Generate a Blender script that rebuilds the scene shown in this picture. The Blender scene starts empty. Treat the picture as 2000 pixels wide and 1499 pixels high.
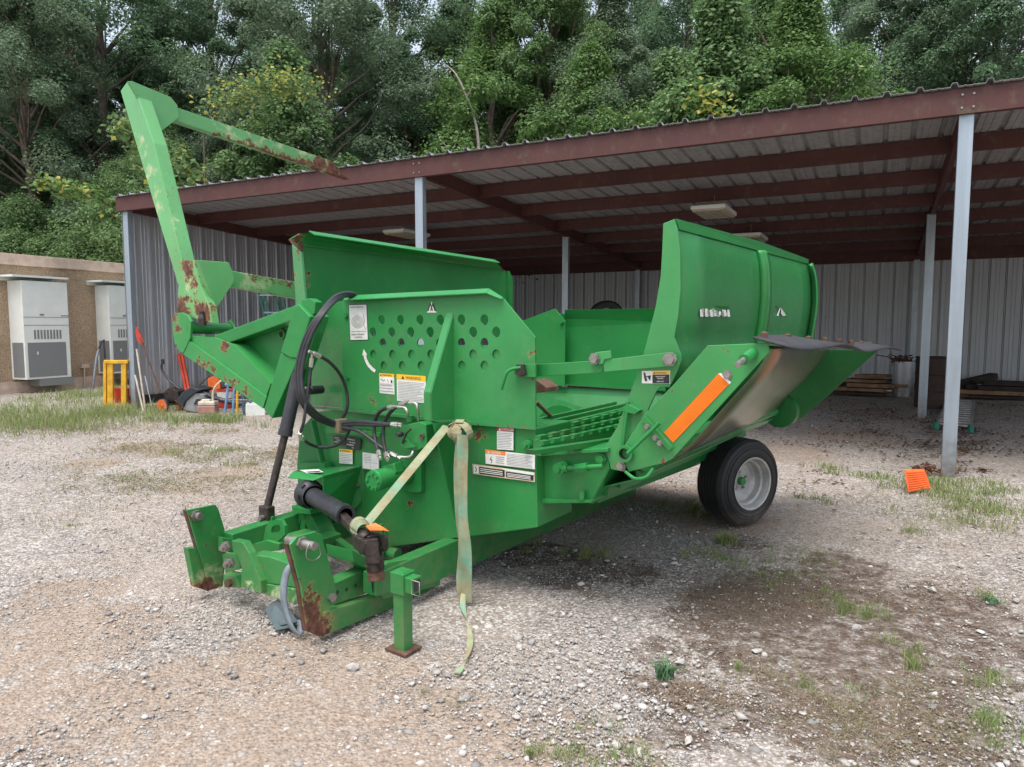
import bpy, math, random
import numpy as np
from mathutils import Vector, Matrix
from mathutils.geometry import tessellate_polygon
random.seed(7); rng = np.random.default_rng(7)
scene = bpy.context.scene; C = scene.collection
# ------------------------------------------------------------------ camera
F = 1386.; H = 1.62; TH = math.atan((749.5-634)/F)
cam = bpy.data.cameras.new('camera'); camo = bpy.data.objects.new('camera', cam); C.objects.link(camo)
cam.sensor_width = 36; cam.lens = 36*F/2000; cam.clip_end = 800; cam.clip_start = 0.05
camo.location = (0, 0, H); camo.rotation_euler = (math.pi/2-TH, 0, 0); scene.camera = camo
# ------------------------------------------------------------------ world, sun, exposure
SUN_EL = math.radians(72); SUN_AZ = math.radians(-150)      # azimuth from +Y, negative = left of the view
w = bpy.data.worlds.new('World'); scene.world = w; w.use_nodes = True
nt = w.node_tree; sky = nt.nodes.new('ShaderNodeTexSky'); sky.sky_type = 'NISHITA'; sky.sun_disc = False
sky.sun_elevation = SUN_EL; sky.sun_rotation = SUN_AZ; sky.dust_density = 4.0; sky.air_density = 1.3; sky.ozone_density = 1.0
bg = nt.nodes['Background']; bg.inputs[1].default_value = 0.15
hsv = nt.nodes.new('ShaderNodeHueSaturation'); hsv.inputs['Saturation'].default_value = 0.55
nt.links.new(sky.outputs[0], hsv.inputs['Color']); nt.links.new(hsv.outputs[0], bg.inputs[0])
sl = bpy.data.lights.new('sun', 'SUN'); sl.energy = 1.35; sl.angle = math.radians(42); sl.color = (1, .95, .88)
so = bpy.data.objects.new('sun', sl); C.objects.link(so)
sd = Vector((math.sin(SUN_AZ)*math.cos(SUN_EL), math.cos(SUN_AZ)*math.cos(SUN_EL), math.sin(SUN_EL)))
so.rotation_euler = sd.to_track_quat('Z', 'Y').to_euler(); so.location = (0, 0, 30)
scene.view_settings.view_transform = 'Standard'; scene.view_settings.look = 'None'
scene.view_settings.exposure = 0.98; scene.view_settings.gamma = 1.0
# ------------------------------------------------------------------ geometry of the place
def VV(*a): return Vector(a)
CAM = VV(0, 0, H); ZZ = VV(0, 0, 1)
def ray(px, py):
    a = (px-1000)/F; b = (749.5-py)/F
    return VV(a, math.cos(TH)+b*math.sin(TH), -math.sin(TH)+b*math.cos(TH))
def hit(px, py, n, c):
    d = ray(px, py); return CAM+d*((c-CAM.dot(n))/d.dot(n))
def GP(px, py, z=0.): return hit(px, py, ZZ, z)
def YP(px, py, y): return hit(px, py, VV(0, 1, 0), y)
PHI = math.radians(33)                       # the machine's long axis
U = VV(math.cos(PHI), -math.sin(PHI), 0); V = VV(math.sin(PHI), math.cos(PHI), 0)
V0 = GP(617, 1243, .02).dot(V)+1.0; U0 = hit(885, 822, V, V0).dot(U)
def FP(px, py, v=0.): return hit(px, py, V, V0+v)     # point on the cross plane v
def SP(px, py, u=0.): return hit(px, py, U, U0+u)     # point on the lengthwise plane u
def M(u, v, z): return U*(u+U0)+V*(v+V0)+ZZ*z
def FL(pts, v=0.): return [FP(x, y, v) for x, y in pts]
def SL(pts, u=0.): return [SP(x, y, u) for x, y in pts]
# ------------------------------------------------------------------ objects
def tag(o, label=None, cat=None, group=None, kind=None):
    if label: o['label'] = label
    if cat: o['category'] = cat
    if group: o['group'] = group
    if kind: o['kind'] = kind
    return o
def empty(name, loc, label=None, cat=None, group=None, rz=0):
    o = bpy.data.objects.new(name, None); C.objects.link(o); o.location = loc; o.rotation_euler = (0, 0, rz)
    o.empty_display_size = .1
    return tag(o, label, cat, group)
def wmat(o):
    m = Matrix.LocRotScale(o.location, o.rotation_euler, o.scale)
    return (wmat(o.parent) @ o.matrix_parent_inverse @ m) if o.parent else m
def copy_tree(o, parent=None):
    c = o.copy(); C.objects.link(c)
    if parent is not None: c.parent = parent
    for ch in [x for x in bpy.data.objects if x.parent == o and x is not c]: copy_tree(ch, c)
    return c
class MB:
    def __init__(s): s.v = []; s.f = []; s.mi = []; s.sm = []
    def add(s, vs, fs, mi=0, sm=False):
        n = len(s.v); s.v += [tuple(p) for p in vs]
        for f in fs: s.f.append([n+i for i in f]); s.mi.append(mi); s.sm.append(sm)
        return s
    def prism(s, pts, d, mi=0):
        n = len(pts); vs = list(pts)+[p+d for p in pts]
        nn = VV(0, 0, 0)
        for i in range(n): nn += pts[i].cross(pts[(i+1) % n])
        fs = [list(range(n)), list(range(2*n-1, n-1, -1))]+[[i, i+n, (i+1) % n+n, (i+1) % n] for i in range(n)]
        if nn.dot(d) > 0: fs = [f[::-1] for f in fs]
        return s.add(vs, fs, mi)
    def box(s, c, ax, ay, az, mi=0):           # centre and three half vectors
        vs = [c+ax*i+ay*j+az*k for i in (-1, 1) for j in (-1, 1) for k in (-1, 1)]
        fs = [[0, 1, 3, 2], [4, 6, 7, 5], [0, 4, 5, 1], [2, 3, 7, 6], [0, 2, 6, 4], [1, 5, 7, 3]]
        if ax.cross(ay).dot(az) < 0: fs = [f[::-1] for f in fs]
        return s.add(vs, fs, mi)
    def beam(s, p, q, w, h, up=ZZ, mi=0):
        d = (q-p); L = d.length; d.normalize(); x = d.cross(up).normalized(); y = x.cross(d).normalized()
        return s.box((p+q)/2, d*(L/2), x*(w/2), y*(h/2), mi)
    def tube(s, path, r, seg=10, mi=0, caps=True, sm=True):
        path = [Vector(p) for p in path]; n = len(path); rs = r if isinstance(r, (list, tuple)) else [r]*n
        t = [(path[min(i+1, n-1)]-path[max(i-1, 0)]).normalized() for i in range(n)]
        a = t[0].cross(ZZ if abs(t[0].z) < .9 else VV(1, 0, 0)).normalized(); vs = []
        for i in range(n):
            a = (a-t[i]*a.dot(t[i])).normalized(); b = t[i].cross(a)
            for k in range(seg):
                g = 2*math.pi*k/seg; vs.append(path[i]+a*(rs[i]*math.cos(g))+b*(rs[i]*math.sin(g)))
        fs = [[i*seg+k, i*seg+(k+1) % seg, (i+1)*seg+(k+1) % seg, (i+1)*seg+k] for i in range(n-1) for k in range(seg)]
        s.add(vs, fs, mi, sm)
        if caps:
            s.add(vs[:seg], [list(range(seg-1, -1, -1))], mi); s.add(vs[-seg:], [list(range(seg))], mi)
        return s
    def lathe(s, c, ax, prof, seg=24, mi=0, sm=True, mis=None):      # prof: (distance along axis, radius)
        ax = ax.normalized(); a = ax.cross(ZZ if abs(ax.z) < .9 else VV(1, 0, 0)).normalized(); b = ax.cross(a)
        n = len(prof); vs = [c+ax*h+(a*math.cos(2*math.pi*k/seg)+b*math.sin(2*math.pi*k/seg))*max(r, 1e-4) for h, r in prof for k in range(seg)]
        for i in range(n-1):
            s.add(vs[i*seg:(i+2)*seg], [[k, (k+1) % seg, seg+(k+1) % seg, seg+k] for k in range(seg)], mis[i] if mis else mi, sm)
        return s
    def loft(s, A, B, mi=0, sm=True, k=1):     # sheet between two polylines
        n = len(A); vs = []
        for j in range(k+1): vs += [a.lerp(b, j/k) for a, b in zip(A, B)]
        return s.add(vs, [[j*n+i, j*n+i+1, (j+1)*n+i+1, (j+1)*n+i] for j in range(k) for i in range(n-1)], mi, sm)
    def bolt(s, c, ax, r=.012, h=.012, mi=0): return s.lathe(c, ax, [(-.002, 0), (-.002, r), (h, r), (h, 0)], 6, mi, False)
    def build(s, name, mats, parent=None, bevel=0, solid=0, **k):
        me = bpy.data.meshes.new(name); me.from_pydata(s.v, [], s.f)
        for m in (mats if isinstance(mats, (list, tuple)) else [mats]): me.materials.append(m)
        me.polygons.foreach_set('material_index', s.mi); me.polygons.foreach_set('use_smooth', s.sm); me.update()
        o = bpy.data.objects.new(name, me); C.objects.link(o)
        if parent is not None:
            o.parent = parent; o.matrix_parent_inverse = wmat(parent).inverted()
        if solid:
            d = o.modifiers.new('thickness', 'SOLIDIFY'); d.thickness = solid; d.offset = 0
        if bevel:
            d = o.modifiers.new('edge', 'BEVEL'); d.width = bevel; d.segments = 2; d.limit_method = 'ANGLE'; d.angle_limit = math.radians(40)
        return tag(o, **k)
def smooth(pts, k=6):
    pts = [Vector(p) for p in pts]; P = [pts[0]*2-pts[1]]+pts+[pts[-1]*2-pts[-2]]; out = []
    for i in range(1, len(P)-2):
        a, b, c, d = P[i-1:i+3]
        for j in range(k):
            t = j/k; out.append(.5*((2*b)+(c-a)*t+(2*a-5*b+4*c-d)*t*t+(3*b-a-3*c+d)*t**3))
    return out+[pts[-1]]
# ------------------------------------------------------------------ materials
class NT:
    def __init__(s, name):
        s.m = bpy.data.materials.new(name); s.m.use_nodes = True; s.t = s.m.node_tree; s.b = s.t.nodes['Principled BSDF']
    def n(s, typ, ins=None, **k):
        nd = s.t.nodes.new(typ)
        for a, v in k.items(): setattr(nd, a, v)
        for a, v in (ins or {}).items(): s.set(nd.inputs[a], v)
        return nd
    def set(s, sock, v):
        if isinstance(v, bpy.types.NodeSocket): s.t.links.new(v, sock)
        else:
            if sock.type == 'RGBA' and len(v) == 3: v = (*v, 1)
            sock.default_value = v
    def pos(s): return s.n('ShaderNodeNewGeometry').outputs['Position']
    def noise(s, scale, detail=4, rough=.6, vec=None, dist=0):
        return s.n('ShaderNodeTexNoise', {'Scale': scale, 'Detail': detail, 'Roughness': rough, 'Distortion': dist, 'Vector': vec or s.pos()}).outputs[0]
    def mr(s, x, a, b, c=0., d=1.): return s.n('ShaderNodeMapRange', {0: x, 1: a, 2: b, 3: c, 4: d}).outputs[0]
    def math(s, op, a, b=0.): return s.n('ShaderNodeMath', {0: a, 1: b}, operation=op).outputs[0]
    def mix(s, f, a, b, bt='MIX'):
        nd = s.t.nodes.new('ShaderNodeMix'); nd.data_type = 'RGBA'; nd.blend_type = bt
        s.set(nd.inputs[0], f); s.set(nd.inputs[6], a); s.set(nd.inputs[7], b); return nd.outputs[2]
    def bump(s, h, strength=.3, dist=.01):
        s.set(s.b.inputs['Normal'], s.n('ShaderNodeBump', {'Height': h, 'Strength': strength, 'Distance': dist}).outputs[0])
    def fin(s, col, rough=.5, metal=0.):
        s.set(s.b.inputs['Base Color'], col); s.set(s.b.inputs['Roughness'], rough); s.set(s.b.inputs['Metallic'], metal); return s.m
    def blobs(s, pts, wob=.09, scale=9, soft=.85):
        wob *= 1.25
        v = s.pos(); nz = s.n('ShaderNodeTexNoise', {'Scale': scale, 'Detail': 5, 'Roughness': .7, 'Vector': v}).outputs['Color']
        off = s.n('ShaderNodeVectorMath', {0: nz, 1: (.5, .5, .5)}, operation='SUBTRACT').outputs[0]
        off = s.n('ShaderNodeVectorMath', {0: off, 'Scale': wob*4}, operation='SCALE').outputs[0]
        v2 = s.n('ShaderNodeVectorMath', {0: v, 1: off}, operation='ADD').outputs[0]; out = None
        for p, r in pts:
            d = s.n('ShaderNodeVectorMath', {0: v2, 1: tuple(p)}, operation='DISTANCE').outputs['Value']
            k = s.mr(d, r, r*soft); out = k if out is None else s.math('MAXIMUM', out, k)
        return out
def simple(name, col, rough=.5, metal=0., var=.25, scale=8, bump=0., bs=60):
    n = NT(name); f = n.noise(scale); c = n.mix(n.mr(f, .3, .7), [x*(1-var) for x in col], [min(1, x*(1+var)) for x in col])
    if bump: n.bump(n.noise(bs, 3), bump, .004)
    return n.fin(c, rough, metal)
def paint(name, base, rust=(), fade=(), speck=.70, rough=.28, grime=.35):
    n = NT(name); v = n.pos()
    c = n.mix(n.mr(n.noise(1.6, 5), .3, .7), [x*.85 for x in base], [x*1.15 for x in base])
    st = n.n('ShaderNodeMapping', {'Vector': v, 'Scale': (14, 14, .8)}).outputs[0]            # run-down grime
    c = n.mix(n.mr(n.noise(1.0, 4, .6, st), .55, .85, 0, grime), c, (base[0]*1.7+.04, base[1]*.75+.03, base[2]*.9+.01))
    dust = n.mr(n.noise(6, 8, .75), .55, .8, 0, .30); c = n.mix(dust, c, (.20, .26, .15))
    c = n.mix(n.mr(n.noise(.9, 6, .7), .52, .75, 0, .30), c, [x*1.5+.02 for x in base])                      # sun-bleached areas
    sc_ = n.n('ShaderNodeMapping', {'Vector': v, 'Scale': (70, 70, 6), 'Rotation': (.5, .3, .2)}).outputs[0]
    c = n.mix(n.mr(n.noise(1.0, 3, .6, sc_), .70, .76, 0, .45), c, (.16, .30, .15))                            # light scratches
    zc = n.n('ShaderNodeSeparateXYZ', {0: v}).outputs[2]
    mud = n.math('MULTIPLY', n.mr(n.math('ADD', zc, n.mr(n.noise(5, 6, .7), 0, 1, -.22, .22)), .48, .05), n.mr(n.noise(14, 6, .75), .40, .68, .0, .6))
    c = n.mix(mud, c, (.20, .17, .095))                                                                       # splashed mud near the ground
    rr = n.n('ShaderNodeMapping', {'Vector': v, 'Scale': (20, 20, 1.6)}).outputs[0]
    c = n.mix(n.math('MULTIPLY', n.mr(n.noise(1.0, 5, .65, rr), .62, .74, 0, .55), n.mr(n.noise(1.7, 3), .48, .62)), c, (.13, .10, .03))   # rusty run-down streaks
    if fade:
        c = n.mix(n.math('MULTIPLY', n.blobs(fade, .16, 3, .1), n.mr(n.noise(9, 6, .7), .25, .5, .35, .95)), c, (.50, .53, .30))
    rn = n.noise(38, 6, .7); r = n.mr(n.math('ADD', rn, n.mr(n.noise(2.2, 3), .3, .75, -.08, .1)), speck, speck+.03)
    if rust: r = n.math('MAXIMUM', r, n.blobs([(p_, q_*1.2) for p_, q_ in rust], .06, 13, .62))
    rc = n.mix(n.mr(n.noise(26, 5), .35, .65), (.06, .026, .018), (.20, .085, .055))
    ring = n.math('SUBTRACT', 1., n.math('ABSOLUTE', n.math('SUBTRACT', n.math('MULTIPLY', r, 2.), 1.)))
    c = n.mix(n.mr(r, .40, .62), c, rc); c = n.mix(n.math('MULTIPLY', ring, .65), c, (.27, .27, .09)); n.bump(n.math('ADD', n.mr(n.noise(3, 2), 0, 1, 0, .8), n.mr(r, 0, 1, .25, 0)), .12, .01)
    n.set(n.b.inputs['Specular IOR Level'], .45)
    return n.fin(c, n.mr(n.math('MAXIMUM', r, n.mr(rn, .4, .7, 0, .35)), 0, 1, rough, .9))
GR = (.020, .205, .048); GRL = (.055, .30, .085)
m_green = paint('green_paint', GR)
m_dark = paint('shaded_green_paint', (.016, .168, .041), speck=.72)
m_green_worn = paint('worn_green_paint', (.024, .205, .050), speck=.67, rust=[(FP(885, 855, 0), .06), (FP(793, 985, 0), .035), (FP(932, 850, 0), .04)])
m_steel = simple('bare_steel', (.30, .28, .26), .45, .8, .3, 20)
m_rust = simple('rusty_steel', (.12, .065, .045), .85, .2, .5, 14, .5, 40)
m_castdark = simple('greasy_cast_steel', (.05, .038, .035), .5, .5, .5, 25, .4)
m_rubber = simple('black_rubber', (.019, .020, .022), .5, 0, .3, 12, .15)
def tyre_mat():
    n = NT('dusty_tyre'); c = n.mix(n.mr(n.noise(9, 7, .75), .5, .8, 0, .25), (.017, .018, .020), (.08, .07, .06)); zc = n.n('ShaderNodeSeparateXYZ', {0: n.pos()}).outputs[2]
    c = n.mix(n.math('MULTIPLY', n.mr(zc, .16, .0), n.mr(n.noise(12, 6), .35, .6, .2, .9)), c, (.17, .14, .11)); n.bump(n.noise(60, 3), .15, .004); return n.fin(c, .62)
m_tyre = tyre_mat()
m_hose = simple('hose_rubber', (.028, .029, .034), .5, 0, .25, 30, .2, 200)
m_black = simple('black_plastic', (.022, .023, .028), .42, 0, .4, 14, .3)
m_white = simple('label_white', (.72, .72, .68), .5, 0, .08, 30)
m_ink = simple('label_ink', (.03, .03, .03), .5)
m_grey_ink = simple('grey_print', (.33, .33, .34), .5)
m_yellow = simple('label_yellow', (.85, .47, .02), .5, 0, .05)
m_orange_lab = simple('label_orange', (.75, .22, .05), .5, 0, .1)
m_red = simple('label_red', (.45, .03, .02), .5, 0, .1)
m_decal_dark = simple('decal_black', (.02, .024, .024), .45, 0, .1)
m_orange = simple('orange_reflector', (.86, .20, .0), .6, 0, .06, 60)
m_rim = simple('silver_rim_paint', (.40, .40, .39), .45, .1, .3, 7, .1)
m_strap = None
def strap_mat():
    n = NT('faded_webbing'); v = n.pos()
    c = n.mix(n.mr(n.noise(3.2, 4), .40, .60), (.34, .33, .20), (.13, .33, .23))
    c = n.mix(n.mr(n.noise(6, 6, .7), .42, .62, 0, .85), c, (.25, .19, .10))
    wv = n.n('ShaderNodeTexWave', {'Scale': 70, 'Vector': v}, bands_direction='Z').outputs[0]; n.bump(wv, .4, .003); return n.fin(c, .85)
m_strap = strap_mat()
def galv(name, base=(.45, .47, .50), rough=.42, metal=.55, streak=.35):
    n = NT(name); v = n.pos(); st = n.n('ShaderNodeMapping', {'Vector': v, 'Scale': (9, 9, .5)}).outputs[0]
    c = n.mix(n.mr(n.noise(1, 5, .7, st), .35, .75, 0, 1), base, [x*(1-streak) for x in base])
    c = n.mix(n.mr(n.noise(2.5, 6, .7), .62, .8, 0, .5), c, (.16, .13, .11)); zc = n.n('ShaderNodeSeparateXYZ', {0: v}).outputs[2]; c = n.mix(n.math('MULTIPLY', n.mr(n.math('ADD', zc, n.mr(n.noise(6, 6, .7), 0, 1, -.2, .2)), .45, .0), n.mr(n.noise(18, 6), .3, .6, .3, .9)), c, (.20, .15, .11)); return n.fin(c, n.mr(n.noise(12, 3), .3, .7, rough-.1, rough+.15), metal)
m_galv = galv('galvanised_sheet', (.58, .61, .66), .38, .45, .3); m_post = galv('galvanised_post', (.38, .44, .50), .38, .55, .3)
m_sheetin = galv('liner_sheet', (.50, .53, .57), .5, .1, .14); m_under = galv('roof_underside', (.40, .40, .41), .5, .2, .35)
m_maroon = paint('maroon_primer', (.080, .027, .024), speck=.72, rough=.6, grime=.2)
m_trim = simple('pink_trim', (.56, .43, .35), .7, 0, .2, 5)
def pebble():
    n = NT('pebble_dash_wall'); v = n.pos(); vo = n.n('ShaderNodeTexVoronoi', {'Scale': 45, 'Vector': v})
    c = n.mix(n.mr(n.noise(60, 3), .35, .65), (.40, .285, .185), (.68, .52, .36)); c = n.mix(n.mr(vo.outputs[0], .2, .8, 0, .6), c, (.10, .06, .03))
    c = n.mix(n.mr(n.noise(1.2, 4), .4, .7, 0, .3), c, (.12, .09, .06)); n.bump(vo.outputs[0], .6, .01); return n.fin(c, .9)
m_pebble = pebble()
m_acwhite = simple('appliance_white', (.76, .79, .75), .45, 0, .06, 3); m_acgrey = simple('condenser_mesh', (.25, .26, .265), .6, .3, .2, 90)
m_wood = simple('weathered_board', (.22, .13, .075), .8, 0, .5, 4, .4); m_wooddark = simple('dark_board', (.035, .026, .022), .85, 0, .5, 5)
m_bark = simple('bark', (.10, .08, .062), .95, 0, .45, 6, .7, 30)
# ------------------------------------------------------------------ ground
def ground_mat():
    n = NT('gravel_ground'); v = n.pos()
    f2 = n.noise(3, 6, .65); big = n.noise(.55, 5, .6)
    vo = n.n('ShaderNodeTexVoronoi', {'Scale': 55, 'Vector': v}); vb = n.n('ShaderNodeTexVoronoi', {'Scale': 24, 'Vector': v})
    pc = n.mix(n.mr(vo.outputs['Color'], .2, .9), (.20, .18, .165), (.64, .615, .585))
    pc = n.mix(n.mr(vb.outputs['Color'], .75, .85), pc, (.62, .61, .60))
    pc = n.mix(n.mr(vo.outputs['Distance'], .25, .75, 0, .75), pc, (.17, .13, .10))
    dirt = n.mix(n.mr(n.noise(40, 5), .3, .7), (.19, .14, .105), (.48, .41, .35))
    c = n.mix(n.mr(n.math('ADD', big, n.mr(f2, 0, 1, -.12, .12)), .46, .64, .05, .6), pc, dirt)
    # trodden earth and brown rotted hay, plus painted shade under the machine
    soil = n.blobs([(GP(x, y), r) for x, y, r in [(1480, 1180, .42), (1560, 1150, .35), (1700, 1180, .4), (1640, 1110, .35), (1480, 1265, .32), (1700, 1320, .33), (1800, 1380, .30), (1560, 1400, .30), (1620, 1290, .28), (1330, 1360, .22), (1400, 1220, .3), (1230, 1110, .22), (1860, 1180, .35), (1150, 1095, .2), (1760, 1450, .25), (1940, 1250, .3), (1290, 1270, .14), (1380, 1460, .12), (1900, 1480, .2), (1620, 1200, .4), (1750, 1260, .36), (1560, 1300, .3), (1850, 1300, .3), (1320, 1420, .2), (1690, 1440, .3), (1450, 1060, .22), (1060, 1080, .3), (1110, 1130, .25)]], .16, 4.5)
    sm = n.math('MULTIPLY', soil, n.mr(n.noise(11, 7, .75), .35, .56, .0, .95))
    c = n.mix(sm, c, n.mix(n.mr(n.noise(50, 4), .35, .65), (.040, .026, .019), (.135, .088, .062)))
    tan = n.blobs([(GP(x, y), r) for x, y, r in [(300, 1390, .6), (520, 1300, .4), (800, 1430, .5), (120, 1250, .5), (1120, 1450, .25), (450, 1460, .5), (950, 1480, .35), (1400, 1010, .5), (600, 1440, .55), (60, 1400, .4), (720, 1300, .35), (330, 880, .4), (450, 920, .5), (270, 870, .35), (560, 880, .35), (380, 950, .35), (180, 905, .4), (120, 1160, .4), (1500, 880, .8), (1650, 850, .8), (1300, 960, .5)]], .2, 3)
    c = n.mix(n.math('MULTIPLY', tan, n.mr(n.noise(8, 6), .3, .55, .3, .85)), c, n.mix(n.mr(n.noise(45, 5), .35, .65), (.19, .135, .098), (.40, .315, .245)))
    n.bump(n.math('ADD', n.mr(vo.outputs['Distance'], 0, .6, 1, 0), n.mr(n.noise(90, 4), 0, 1, 0, .6)), .9, .012)
    return n.fin(c, .92)
m_ground = ground_mat()
g = MB(); gx = np.concatenate([[-160, -60, -25], np.linspace(-12, 14, 66), [30, 70, 170]]); gy = np.concatenate([[-40, -10], np.linspace(-2, 20, 60), [30, 60, 200]])
nx = len(gx)
def gz(x, y):
    if abs(x) > 14 or y > 20 or y < -2: return 0.
    return .012*math.sin(x*2.1+y*1.3)*math.sin(y*2.7-x)+.008*math.sin(x*5.3)*math.cos(y*4.1)-.012
g.add([VV(x, y, gz(x, y)) for y in gy for x in gx], [[j*nx+i, j*nx+i+1, (j+1)*nx+i+1, (j+1)*nx+i] for j in range(len(gy)-1) for i in range(nx-1)], 0, True)
g.build('ground', m_ground, kind='structure')
# stones: one scatter of real little rocks
ICO = None
def ico():
    t = (1+5**.5)/2; v = np.array([(-1, t, 0), (1, t, 0), (-1, -t, 0), (1, -t, 0), (0, -1, t), (0, 1, t), (0, -1, -t), (0, 1, -t), (t, 0, -1), (t, 0, 1), (-t, 0, -1), (-t, 0, 1)])
    f = np.array([(0, 11, 5), (0, 5, 1), (0, 1, 7), (0, 7, 10), (0, 10, 11), (1, 5, 9), (5, 11, 4), (11, 10, 2), (10, 7, 6), (7, 1, 8), (3, 9, 4), (3, 4, 2), (3, 2, 6), (3, 6, 8), (3, 8, 9), (4, 9, 5), (2, 4, 11), (6, 2, 10), (8, 6, 7), (9, 8, 1)])
    return v/np.linalg.norm(v[0]), f
def np_mesh(name, vs, fs, mats, mi=None, smooth=False):
    k = fs.shape[1]; me = bpy.data.meshes.new(name); me.vertices.add(len(vs)); me.vertices.foreach_set('co', vs.astype(np.float32).ravel())
    me.loops.add(fs.size); me.loops.foreach_set('vertex_index', fs.astype(np.int32).ravel())
    me.polygons.add(len(fs)); me.polygons.foreach_set('loop_start', np.arange(0, fs.size, k, dtype=np.int32)); me.polygons.foreach_set('loop_total', np.full(len(fs), k, dtype=np.int32))
    for m in mats: me.materials.append(m)
    if mi is not None: me.polygons.foreach_set('material_index', mi.astype(np.int32))
    me.update(calc_edges=True); me.validate(); return me
def link(me, name, parent=None, **k):
    o = bpy.data.objects.new(name, me); C.objects.link(o)
    if parent is not None: o.parent = parent
    return tag(o, **k)
def island_mat(name, cols, rough=.9, trans=0.):
    n = NT(name); r = n.n('ShaderNodeNewGeometry').outputs['Random Per Island']
    cr = n.n('ShaderNodeValToRGB', {0: r}); el = cr.color_ramp.elements
    for i, c in enumerate(cols):
        e = el[i] if i < 2 else el.new(0); e.position = i/(len(cols)-1); e.color = (*c, 1)
    n.fin(cr.outputs[0], rough)
    if trans:
        tr = n.n('ShaderNodeBsdfTranslucent', {'Color': n.mix(.0, cr.outputs[0], (1, 1, 1))}); mx = n.n('ShaderNodeMixShader', {0: trans, 1: n.b.outputs[0], 2: tr.outputs[0]})
        n.t.links.new(mx.outputs[0], n.t.nodes['Material Output'].inputs[0])
        n.set(n.b.inputs['Specular IOR Level'], .3)
    return n.m
m_stone = island_mat('limestone_chips', [(.20, .19, .185), (.32, .275, .235), (.47, .43, .395), (.55, .53, .51), (.40, .33, .26), (.60, .575, .54), (.30, .31, .325), (.24, .185, .14), (.52, .49, .46)])
def scatter_pts(n, x0, x1, y0, y1, pw=1.5):    # uniform in the picture's lower part, so denser nearby
    px = rng.uniform(x0, x1, n); py = y0+(y1-y0)*rng.random(n)**pw
    a = (px-1000)/F; b = (749.5-py)/F; dy = math.cos(TH)+b*math.sin(TH); dz = -math.sin(TH)+b*math.cos(TH); t = -H/dz
    return a*t, dy*t
SOIL = [(1480, 1180, .42), (1560, 1150, .35), (1700, 1180, .4), (1640, 1110, .35), (1480, 1265, .32), (1700, 1320, .33), (1800, 1380, .30), (1560, 1400, .30), (1620, 1290, .28), (1330, 1360, .22), (1400, 1220, .3), (1230, 1110, .22), (1860, 1180, .35), (1150, 1095, .2), (1760, 1450, .25), (1940, 1250, .3), (1290, 1270, .14), (1380, 1460, .12), (1900, 1480, .2), (1620, 1200, .5), (1750, 1260, .45), (1560, 1300, .4), (1850, 1300, .4), (1690, 1440, .4), (300, 1390, .5), (520, 1300, .35), (800, 1430, .4), (120, 1250, .4), (600, 1440, .45), (950, 1480, .3), (60, 1400, .35), (720, 1300, .3)]
SO = np.array([(GP(x, y).x, GP(x, y).y, q) for x, y, q in SOIL])
def stones(n, smin, smax, x0, x1, y0, y1, pw):
    X, Y = scatter_pts(n, x0, x1, y0, y1, pw); v, f = ico()
    wx = X+.10*np.sin(Y*7.3+X*3)+.06*np.sin(Y*17-X*11); wy = Y+.10*np.sin(X*8.1)+.06*np.sin(X*19+Y*13)
    dm = np.min(np.hypot(wx[:, None]-SO[None, :, 0], wy[:, None]-SO[None, :, 1])/SO[None, :, 2], axis=1)
    keep = rng.random(len(X)) < np.clip((dm-.45)/.8, .24, 1.); X, Y = X[keep], Y[keep]; n = len(X)
    s = (smin+(smax-smin)*rng.random(n)**3.2)[:, None, None]
    vs = v[None]*(1+rng.normal(0, .27, (n, 12, 1)))*s*np.stack([rng.uniform(.6, 1.5, n), rng.uniform(.6, 1.2, n), rng.uniform(.3, .7, n)], 1)[:, None, :]
    a = rng.uniform(0, 6.28, n); ca, sa = np.cos(a)[:, None], np.sin(a)[:, None]
    x = vs[..., 0]*ca-vs[..., 1]*sa; y = vs[..., 0]*sa+vs[..., 1]*ca
    vs = np.stack([x+X[:, None], y+Y[:, None], vs[..., 2]+.12*s[..., 0]-.008], -1).reshape(-1, 3)
    return vs, (f[None]+12*np.arange(n)[:, None, None]).reshape(-1, 3)
parts_ = [stones(1100, .007, .022, -100, 2100, 900, 1540, .85), stones(140, .012, .028, -60, 2060, 1180, 1520, 1.), stones(80000, .0028, .0075, -100, 2100, 880, 1540, .9), stones(6000, .005, .014, -100, 2100, 800, 1540, .8), stones(500, .008, .026, 900, 2100, 900, 1540, .8), stones(16000, .006, .015, -60, 2060, 770, 960, 1.)]
off = 0; VS = []; FS = []
for a, b in parts_: VS.append(a); FS.append(b+off); off += len(a)
link(np_mesh('gravel', np.concatenate(VS), np.concatenate(FS), [m_stone]), 'gravel', kind='stuff', label='pale crushed limestone chips strewn over the yard', cat='gravel')
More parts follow.
